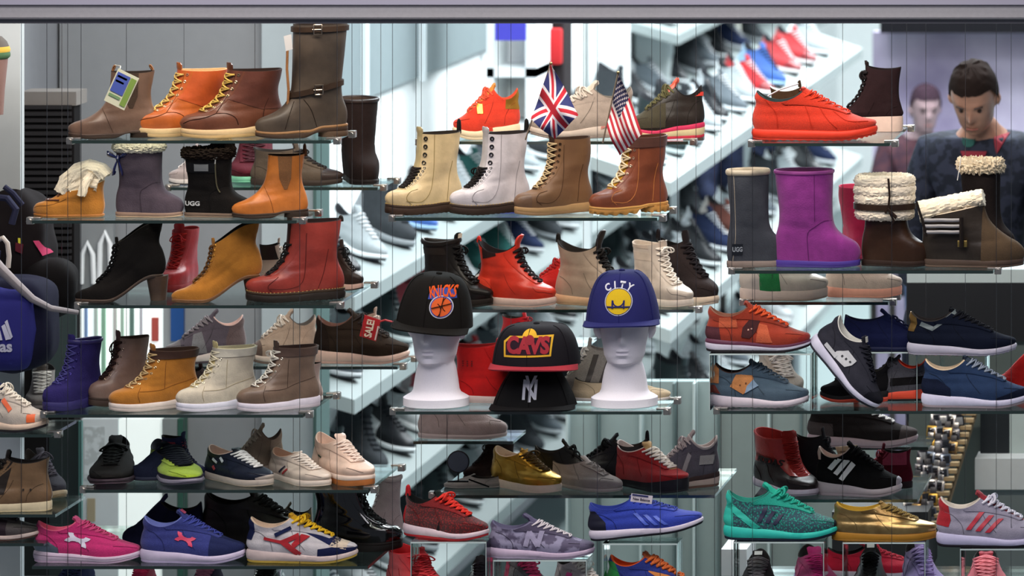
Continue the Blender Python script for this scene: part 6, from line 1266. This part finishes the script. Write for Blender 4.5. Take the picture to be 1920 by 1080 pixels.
c0 = pos(20, 462, .66); r = empty('backpack', c0-Vector((0, 0, .17)), 'black backpack with pink and yellow zip details hanging at the left edge', 'bag')
b = blob(bmesh.new(), c0, .12, .09, .165, .65, .02, 5); b.normal_update(); bv = BVHTree.FromBMesh(b); bd = obj('body', b, mat('171215', 'fabric'), r); ps = [bd]
for nm, po, cc in (('pink_accent', [[(60, 452), (68, 452), (80, 480), (72, 482)]], 'd84a78'), ('yellow_accent', [[(34, 447), (38, 447), (39, 457), (35, 457)]], 'd8d040'), ('maroon_patch', [[(30, 455), (44, 458), (42, 476), (30, 470)], [(80, 484), (92, 505), (88, 508), (76, 490)]], '5c1828')):
    d = project(poly_bm(px2d(po, .57), .02), bv, -1, .004, .002)
    if d.faces: obj(nm, d, mat(cc, 'fabric'), bd)
b = bmesh.new(); tube(b, [pos(-8, 452, .40), pos(6, 446, .39), pos(14, 456, .39), pos(17, 480, .39), pos(15, 502, .39)], .0075, 8); ps.append(obj('white_buckle', b, mat('c4b8b0', 'plain'), r))
b = bmesh.new(); tube(b, [pos(8, 350, .44), pos(24, 362, .44), pos(42, 384, .45)], .008, 8); tube(b, [pos(-6, 370, .44), pos(14, 372, .42), pos(30, 392, .42), pos(22, 420, .42)], .010, 8); ps.append(obj('strap', b, mat('2a2c44', 'fabric'), r))
for z in ps: z.matrix_parent_inverse = Matrix.Translation(-r.location)
bm = bmesh.new(); tube(bm, [pos(x, y, .28+.0008*x) for x, y in ((-30, 470), (0, 503), (30, 532), (60, 560), (95, 578), (146, 586))], lambda t: .022*(1-.6*t), 10, False, .8)
tag(obj('grey_strap', bm, mat('a89ea0', 'fabric')), 'wide pale grey webbing strap running down across the black cabinet', 'strap')
r = empty('dark_pouch', pos(95, 555, .6), 'black soft bag in shadow behind the grey webbing strap', 'bag'); b = blob(bmesh.new(), pos(90, 540, .62), .085, .07, .085, .7, .012, 8); o = obj('body', b, mat('100d0f', 'fabric'), r); o.matrix_parent_inverse = Matrix.Translation(-r.location)
# striped hat brim at top left
c0 = pos(-14, 130, .35); r = empty('striped_hat', c0-Vector((0, 0, .12)), 'brown hat with yellow and green band on a stand at the top left edge', 'hat'); ps = []
b = lathe(bmesh.new(), [(.030, -.13), (.034, -.06), (.040, 0), (.043, .03)], 28, c0); ps.append(obj('stand', b, mat('8a6c66', 'fabric'), r))
b = lathe(bmesh.new(), [(.040, .028), (.049, .036), (.050, .044), (.048, .050)], 28, c0); ps.append(obj('green_band', b, mat('4a6a4a', 'fabric'), r))
b = lathe(bmesh.new(), [(.048, .0501), (.050, .056), (.047, .066)], 28, c0); ps.append(obj('yellow_band', b, mat('d8b04a', 'fabric'), r))
b = lathe(bmesh.new(), [(.046, .0661), (.040, .080), (.026, .094), (.004, .100)], 28, c0); ps.append(obj('crown', b, mat('5a5450', 'fabric'), r))
for z in ps: z.matrix_parent_inverse = Matrix.Translation(-r.location)
# ---- watches on a slatted cascade at the lower right
Y0 = 1.5
r = empty('slatted_stand', (0, 0, 0), 'beige slatted display stand rising steeply behind the gold shoe', 'display stand'); b = bmesh.new()
A0, A1 = pos(1702, 985, Y0), pos(1775, 765, Y0+.35); B0 = pos(1762, 1000, Y0); B1 = pos(1835, 770, Y0+.35)
for i in range(17):
    t = i/16; p, q = A0.lerp(A1, t), B0.lerp(B1, t); box(b, p.x, q.x, p.y-.01, p.y+.02, p.z, p.z+.013, .002)
sl = obj('slat', b, mat('b09a78', 'matte'), r, smooth=False)
b = bmesh.new(); tube(b, [A0+Vector((.01, .03, -.02)), A1+Vector((.01, .03, 0))], .008, 6); tube(b, [B0+Vector((-.01, .03, -.02)), B1+Vector((-.01, .03, 0))], .008, 6); obj('rail', b, mat('8a7860', 'matte'), r)
WCOL = ['c8c4c0', 'b09060', '8a8a90', 'd0ccc8', '5a5a60', 'c8a04c', '9aa4b4', '3c3c42']
wd = []
for i in range(9):
    for j in range(4):
        t = (i+.4)/9.2; xx = .02+.24*j; p = A0.lerp(A1, t).lerp(B0.lerp(B1, t), xx-.20+.05*math.sin(i*2.3)); p.y -= .035; wd.append((i, j, p))
proto = {}
POSW = ['first', 'second', 'third', 'fourth', 'fifth', 'sixth', 'seventh', 'eighth', 'ninth']; CW = ['left', 'inner left', 'inner right', 'right']
CN = {'c8c4c0': 'silver', 'b09060': 'bronze', '8a8a90': 'steel grey', 'd0ccc8': 'pale silver', '5a5a60': 'dark steel', 'c8a04c': 'gold', '9aa4b4': 'blue-grey', '3c3c42': 'black'}
def watch(i, j, p):
    hx = WCOL[(i*3+j*5+(i*j) % 3) % 8]
    if (i, j) == (6, 0): hx = 'c8a04c'
    lab = '%s square-cased wristwatch in the %s row from the top, %s column of the stand' % (CN[hx], POSW[8-i], CW[j])
    sq = (i+j) % 2
    key = (hx, sq)
    if key not in proto:
        o = empty('wristwatch', p); b = bmesh.new(); box(b, -.017, .017, -.006, .004, -.019, .019, .004); cs = obj('case', b, mat(hx, 'metal'), o)
        b = bmesh.new(); box(b, -.011, .011, -.0075, -.006, -.012, .012, .0004); obj('dial', b, mat('16161a' if hx != '3c3c42' else '8a8a8a', 'patent'), cs)
        b = bmesh.new()
        for s in (-1, 1): box(b, -.010, .010, -.003, .003, s*.019 if s > 0 else -.038, .038 if s > 0 else -.019, .002)
        obj('strap', b, mat(['b8b4b0', '4a4648'][sq], 'metal' if not sq else 'leather'), o); proto[key] = o
    else:
        s = proto[key]; o = s.copy(); C.objects.link(o)
        for ch in list(s.children):
            c = ch.copy(); C.objects.link(c); c.parent = o
            for g in ch.children: d = g.copy(); C.objects.link(d); d.parent = c
    o.location = p; o.rotation_euler = (R(-18), 0, R(25*math.sin(i*1.7+j*2.1))); o['label'] = lab.replace('square-cased ', ''); o['category'] = 'watch'; o['group'] = 'wristwatches on the slatted stand'
for w_ in wd: watch(*w_)
# ================================================================ PERSON
def skin(V, E, root=0, sub=2):
    me = bpy.data.meshes.new('sk'); me.from_pydata([v[:3] for v in V], E, []); o = bpy.data.objects.new('sk', me); C.objects.link(o)
    md = o.modifiers.new('s', 'SKIN'); 
    for i, v in enumerate(V): s = me.skin_vertices[0].data[i]; s.radius = (v[3], v[4] if len(v) > 4 else v[3]); s.use_root = (i == root)
    md.use_smooth_shade = True; ss = o.modifiers.new('u', 'SUBSURF'); ss.levels = sub; ss.render_levels = sub
    dg = bpy.context.evaluated_depsgraph_get(); dg.update(); m2 = bpy.data.meshes.new_from_object(o.evaluated_get(dg)); b = bmesh.new(); b.from_mesh(m2)
    bpy.data.objects.remove(o); bpy.data.meshes.remove(m2); bpy.data.meshes.remove(me); return b
def remesh(b, vox):
    me = bpy.data.meshes.new('rm'); b.to_mesh(me); b.free(); o = bpy.data.objects.new('rm', me); C.objects.link(o)
    md = o.modifiers.new('r', 'REMESH'); md.mode = 'VOXEL'; md.voxel_size = vox; sm2 = o.modifiers.new('c', 'CORRECTIVE_SMOOTH') if False else o.modifiers.new('c', 'SMOOTH'); sm2.iterations = 2; sm2.factor = .5
    dg = bpy.context.evaluated_depsgraph_get(); dg.update(); m2 = bpy.data.meshes.new_from_object(o.evaluated_get(dg)); b2 = bmesh.new(); b2.from_mesh(m2)
    bpy.data.objects.remove(o); bpy.data.meshes.remove(m2); bpy.data.meshes.remove(me); return b2
def person(label, headpx, Y, rz, nod, skin_c, hair_c, top_c, top2, leg_c, seatlabel, shirt_pat=True, scale=1.0, hat=None):
    """seated figure; local frame: pelvis at origin, facing -Y"""
    T = Matrix.Translation((pos(headpx[0], 0, Y).x, Y, 0))
    top = pos(0, headpx[1], Y).z; pz = top-.86*scale
    M = Matrix.Translation((T.translation.x, Y, pz)) @ Matrix.Rotation(R(rz), 4, 'Z') @ Matrix.Diagonal((scale, scale, scale, 1))
    root = empty('person', M.translation, label, 'person')
    V = [(0, 0, .0, .15, .12), (0, -.01, .18, .13, .10), (0, -.03, .36, .155, .11), (0, -.04, .53, .12, .09), (0, -.06, .60, .058), (0, -.09, .66, .052)]
    E = [(0, 1), (1, 2), (2, 3), (3, 4), (4, 5)]
    for s in (-1, 1):
        n = len(V); V += [(s*.175, -.04, .52, .062), (s*.22, -.06, .36, .052), (s*.25, -.09, .20, .044), (s*.20, -.24, .12, .038), (s*.11, -.36, .13, .028), (s*.085, -.40, .135, .026)]
        E += [(3, n), (n, n+1), (n+1, n+2), (n+2, n+3), (n+3, n+4), (n+4, n+5)]
        n = len(V); V += [(s*.10, -.10, -.01, .088), (s*.12, -.42, .02, .068), (s*.125, -.45, -.12, .058), (s*.125, -.44, -.38, .04), (s*.125, -.47, -.44, .036), (s*.13, -.58, -.46, .03)]
        E += [(0, n), (n, n+1), (n+1, n+2), (n+2, n+3), (n+3, n+4), (n+4, n+5)]
    b = skin(V, E)
    for s in (-1, 1):
        w0 = Vector((s*.085, -.40, .135)); 
        pm = skin([(w0.x, w0.y, w0.z, .026, .018), (w0.x-s*.015, w0.y-.045, w0.z+.0, .034, .014), (w0.x-s*.02, w0.y-.07, w0.z-.005, .034, .012)], [(0, 1), (1, 2)]); add(b, pm)
        for f, (o, l) in enumerate(((-.028, .062), (-.010, .072), (.009, .068), (.027, .054))):
            q = Vector((w0.x-s*.02+o, w0.y-.075, w0.z-.004)); add(b, skin([(q.x, q.y, q.z, .0095), (q.x-s*.004, q.y-l*.45, q.z-.010, .009), (q.x-s*.01, q.y-l*.72, q.z-.030, .008), (q.x-s*.012, q.y-l*.78, q.z-.048, .007)], [(0, 1), (1, 2), (2, 3)]))
        q = Vector((w0.x-s*.038, w0.y-.03, w0.z+.004)); add(b, skin([(q.x, q.y, q.z, .012), (q.x-s*.028, q.y-.022, q.z+.004, .010), (q.x-s*.036, q.y-.05, q.z-.006, .008)], [(0, 1), (1, 2)]))
    Hm = Matrix.Translation((0, -.125, .625)) @ Matrix.Rotation(R(nod), 4, 'X')
    hd = headmesh(.236, False, False, 48, 4); bmesh.ops.transform(hd, matrix=Hm, verts=hd.verts[:]); add(b, hd)
    b = remesh(b, .0065); bmesh.ops.transform(b, matrix=M, verts=b.verts[:]); body = obj('body', b, mat(skin_c, 'leather'), root)
    hb = bmesh.new()
    rs = []; n = 40
    for i in range(15):
        z = .135+.118*i/14; row = []
        for k in range(n):
            a = 6.2832*k/n; c, s = math.cos(a), math.sin(a); zz = max(0, 1-((z-.115)/.138)**2)**.5
            back = .5-.5*c; low = (.150+.035*min(1, (c-.2)/.3)) if c > .2 else (.150-.09*min(1, (0.2-c)/.5))
            z2 = low+(z-.135)/.118*(.254-low); f = max(0, 1-((z2-.13)/.125)**2)**.5 if z2 > .13 else 1-.1*((.13-z2)/.07)**2
            row.append(hb.verts.new((.085*f*s+.002, (-.093 if c > 0 else -.108)*f*c, z2+.010*noise.noise(Vector((c*9, s*9, z*40)))+.010*math.sin(3.14*i/14))))
        rs.append(row)
    for a, c in zip(rs, rs[1:]):
        for k in range(n): hb.faces.new((a[k], a[(k+1) % n], c[(k+1) % n], c[k]))
    hb.faces.new(rs[-1]); solid(hb, geom=hb.faces[:], thickness=.008) if False else None
    bmesh.ops.transform(hb, matrix=M @ Hm, verts=hb.verts[:]); ho = obj('hair', hb, mat(hair_c, 'matte'), root)
    fe = bmesh.new()
    for s in (-1, 1):
        tube(fe, [Hm @ Vector((s*.018, -.090, .139)), Hm @ Vector((s*.032, -.088, .143)), Hm @ Vector((s*.045, -.078, .139))], .003, 6)
        t = bmesh.new(); bmesh.ops.create_uvsphere(t, u_segments=12, v_segments=8, radius=.008); add(fe, t, Hm @ Matrix.Translation((s*.031, -.073, .119)))
    bmesh.ops.transform(fe, matrix=M, verts=fe.verts[:]); fo = obj('brow_and_eye', fe, mat('2a1c18', 'plain'), root)
    li = bmesh.new(); tube(li, [Hm @ Vector((-.02, -.083, .047)), Hm @ Vector((0, -.0895, .048)), Hm @ Vector((.02, -.083, .047))], .0035, 6, False, .6); bmesh.ops.transform(li, matrix=M, verts=li.verts[:]); lo = obj('lips', li, mat('9c5a50', 'plain'), root)
    # jumper with collar and cuffs, trousers
    W = [(0, 0, .02, .168, .14), (0, -.01, .18, .152, .122), (0, -.03, .36, .178, .13), (0, -.04, .53, .135, .10), (0, -.055, .585, .080, .072)]; F_ = [(0, 1), (1, 2), (2, 3), (3, 4)]
    for s in (-1, 1):
        n = len(W); W += [(s*.175, -.04, .52, .078), (s*.22, -.06, .36, .068), (s*.25, -.09, .20, .060), (s*.20, -.24, .12, .052), (s*.125, -.34, .128, .042)]; F_ += [(3, n), (n, n+1), (n+1, n+2), (n+2, n+3), (n+3, n+4)]
    jb = skin(W, F_); bmesh.ops.transform(jb, matrix=M, verts=jb.verts[:]); jb.normal_update(); jbv = BVHTree.FromBMesh(jb); jo = obj('jumper', jb, mat(top_c, 'pattern' if shirt_pat else 'fabric', top2) if shirt_pat else mat(top_c, 'fabric'), root)
    if 'navy jumper' in label:
        for nm, hx, po in (('red_motif', '7c2430', [[(1862, 262), (1880, 245), (1890, 255), (1868, 290)], [(1800, 285), (1850, 285), (1845, 297), (1805, 297)]]), ('green_motif', '1f4a44', [disc(13, 1815, 265)])):
            d = project(poly_bm(px2d(po, Y-.15), .03), jbv, -1, .003, .003)
            if d.faces: obj(nm, d, mat(hx, 'fabric'), jo).matrix_parent_inverse = Matrix.Identity(4)
    W = [(0, .0, -.02, .170, .14)]; F_ = []
    for s in (-1, 1):
        n = len(W); W += [(s*.10, -.10, -.01, .104), (s*.12, -.42, .02, .086), (s*.125, -.45, -.12, .076), (s*.125, -.44, -.37, .06)]; F_ += [(0, n), (n, n+1), (n+1, n+2), (n+2, n+3)]
    tb = skin(W, F_); bmesh.ops.transform(tb, matrix=M, verts=tb.verts[:]); to = obj('trousers', tb, mat(leg_c, 'fabric'), root)
    for z in (body, ho, fo, lo, jo, to): z.matrix_parent_inverse = Matrix.Translation(-root.location)
    st = bmesh.new(); box(st, -.26, .26, -.28, .2, -.24, -.17, .01); 
    for x in (-.22, .20):
        for y in (-.26, .16): box(st, x, x+.03, y, y+.03, (FLOOR-pz)/scale+.0, -.24)
    bmesh.ops.transform(st, matrix=M, verts=st.verts[:]); tag(obj('bench', st, mat('3a3634', 'leather'), smooth=False), seatlabel, 'bench')
    return root, M
person('person in a dark navy jumper with short dark hair, seated and looking down, at right', (1846, 98), 2.92, -6, 34, 'a87a64', '1e1512', '161a24', '262a38', '141a28', 'dark seat under the navy-jumper person')
person('small distant person in a maroon top, left of the navy-jumper person', (1722, 158), 8.2, 20, 10, 'a88c90', '3a2a34', '4a2c34', '3a2430', '4c5a78', 'dark seat under the maroon-top person', True, .85)
person('person with dark hair and blue jacket far back, left of the orange-red shoe', (1388, 136), 11.0, 30, 30, '9a6a58', '20222c', '2c3450', '20263c', '20242c', 'dark seat under the blue-jacket person', True, .9)
# dark blurred table edge etc. behind boots
bm = bmesh.new(); p = pos(1345, 0, 2.2); 
# ================================================================ shoes on the long ledges
BG = {}
PAL = [('black and white', '24262a', 'dfe4e6', 'runner', 'leather'), ('slate grey', '5c666e', 'c8ced2', 'runner', 'knit'), ('dark green-grey', '2f3c3e', 'b8c4c4', 'mid', 'leather'), ('pale grey', 'a9b2b6', 'e8ecee', 'runner', 'knit'), ('white', 'd6dadc', 'eef0f0', 'court', 'leather'),
       ('navy', '27304c', 'd8dce0', 'runner', 'suede'), ('royal blue', '3c66b4', '9cc0e0', 'runner', 'knit'), ('red', 'c0242c', 'e8e4e4', 'runner', 'knit'), ('charcoal', '3a3e42', '8c9296', 'mid', 'suede'), ('teal green', '2a6460', 'c8d4d4', 'runner', 'knit'), ('coral pink', 'e0606c', 'e8d8d8', 'runner', 'knit'), ('rust brown', '6a4038', 'c0b4ac', 'court', 'suede')]
def bgproto(i):
    if i not in BG:
        nm, c, s, st, uk_ = PAL[i]
        acc = {'black and white': ('quarter', [[(.30, -1), (.62, -1), (.52, .25), (.30, .3)]], 'e4e6e8', 'leather'), 'white': ('heel_counter', counter(.2, .42), '3a4048', 'leather'), 'red': ('toe_cap', toecap(.8), '8c1a24', 'leather')}.get(nm, ('heel_counter', counter(.25, .4), s, 'leather'))
        parts = build_parts(st, dict(up=c, uk=uk_, mid=s, out='30343a', lace='e4e6e8' if i % 2 else '20242a', low=True, lining='2a2c30', bow=False, panels=[acc]))
        M = Matrix.Diagonal((.30, .30, .30, 1)) @ Matrix.Translation((-.5, 0, 0)); data = []
        for n_, b, m, par, lb in parts:
            bmesh.ops.transform(b, matrix=M, verts=b.verts[:]); bmesh.ops.recalc_face_normals(b, faces=b.faces[:]); me = bpy.data.meshes.new(n_); b.to_mesh(me); b.free(); me.materials.append(m)
            for p in me.polygons: p.use_smooth = True
            data.append((n_, me, par))
        BG[i] = (NAME[st], data)
    return BG[i]
ORD = ['nearest', 'second', 'third', 'fourth', 'fifth', 'sixth', 'seventh', 'eighth', 'ninth', 'tenth', 'eleventh', 'twelfth', 'thirteenth', 'fourteenth', 'fifteenth', 'sixteenth', 'seventeenth', 'eighteenth', 'nineteenth', 'twentieth', 'twenty-first', 'twenty-second', 'twenty-third', 'twenty-fourth', 'twenty-fifth']
SEQ = {'upper': [8, 0, 0, 5, 1], 'second': [0, 8, 1, 0, 5, 2, 0, 3, 8, 5, 0, 1], 'third': [0, 3, 8, 6, 0, 3, 9, 1, 3, 0, 5, 2, 4, 8, 0, 1, 0, 8, 1, 0, 5, 8], 'fourth': [1, 3, 2, 10, 7, 3, 9, 9, 5, 8, 3, 4, 0, 1, 3, 11, 8, 0, 7, 6, 7], 'fifth': [2, 8, 0, 4, 10, 4, 7, 1, 4, 3, 0, 8, 3, 2, 0, 1], 'lowest': [1, 4, 3, 8, 2, 0, 3, 4, 8, 1, 3, 0]}
SEQ.update({'top': [3, 2, 8, 3, 0, 1, 3, 7, 6, 7, 7], 'middle': [1, 8, 3, 0, 5, 11, 3], 'bottom': [3, 4, 2, 0, 3, 1, 9]})
for col, z, y0, y1 in LEDGES+ISL:
    LEDX, WX = (-1.107, -1.457) if (col, z, y0, y1) in LEDGES else (IX, IX-.35); far = 'far' if LEDX < -1 else 'island'
    yy = y0+.35; k = 0; seq = SEQ[col]
    while yy < y1-.3 and k < 22:
        i = seq[k % len(seq)]; nm, data = bgproto(i); rn = random.Random(hash(col) % 1 + k*7+len(col)); x = LEDX-.185+.0; hd_ = -36+rn.uniform(-9, 9)
        s = rn.uniform(.98, 1.12)
        o = empty(nm, (x, yy, z+.10*(LEDX-x)/(LEDX-WX)+.0035), None, 'shoe', 'shoes on the %s %s ledge' % (col, far))
        o['label'] = 'blurred %s shoe, %s from the window end of the %s %s display ledge' % (PAL[i][0], ORD[k], col, far)
        o.rotation_mode = 'QUATERNION'; o.rotation_quaternion = (Matrix.Rotation(math.atan2(.10, LEDX-WX), 3, 'Y') @ Matrix.Rotation(R(hd_), 3, 'Z')).to_quaternion(); o.scale = (s, s, s)
        mp = {}
        for n_, me, par in data:
            c = bpy.data.objects.new(n_, me); C.objects.link(c); c.parent = mp.get(par, o); mp.setdefault(n_, c)
        k += 1; yy += (.42 if yy < 8 else .55)*rn.uniform(.92, 1.15)
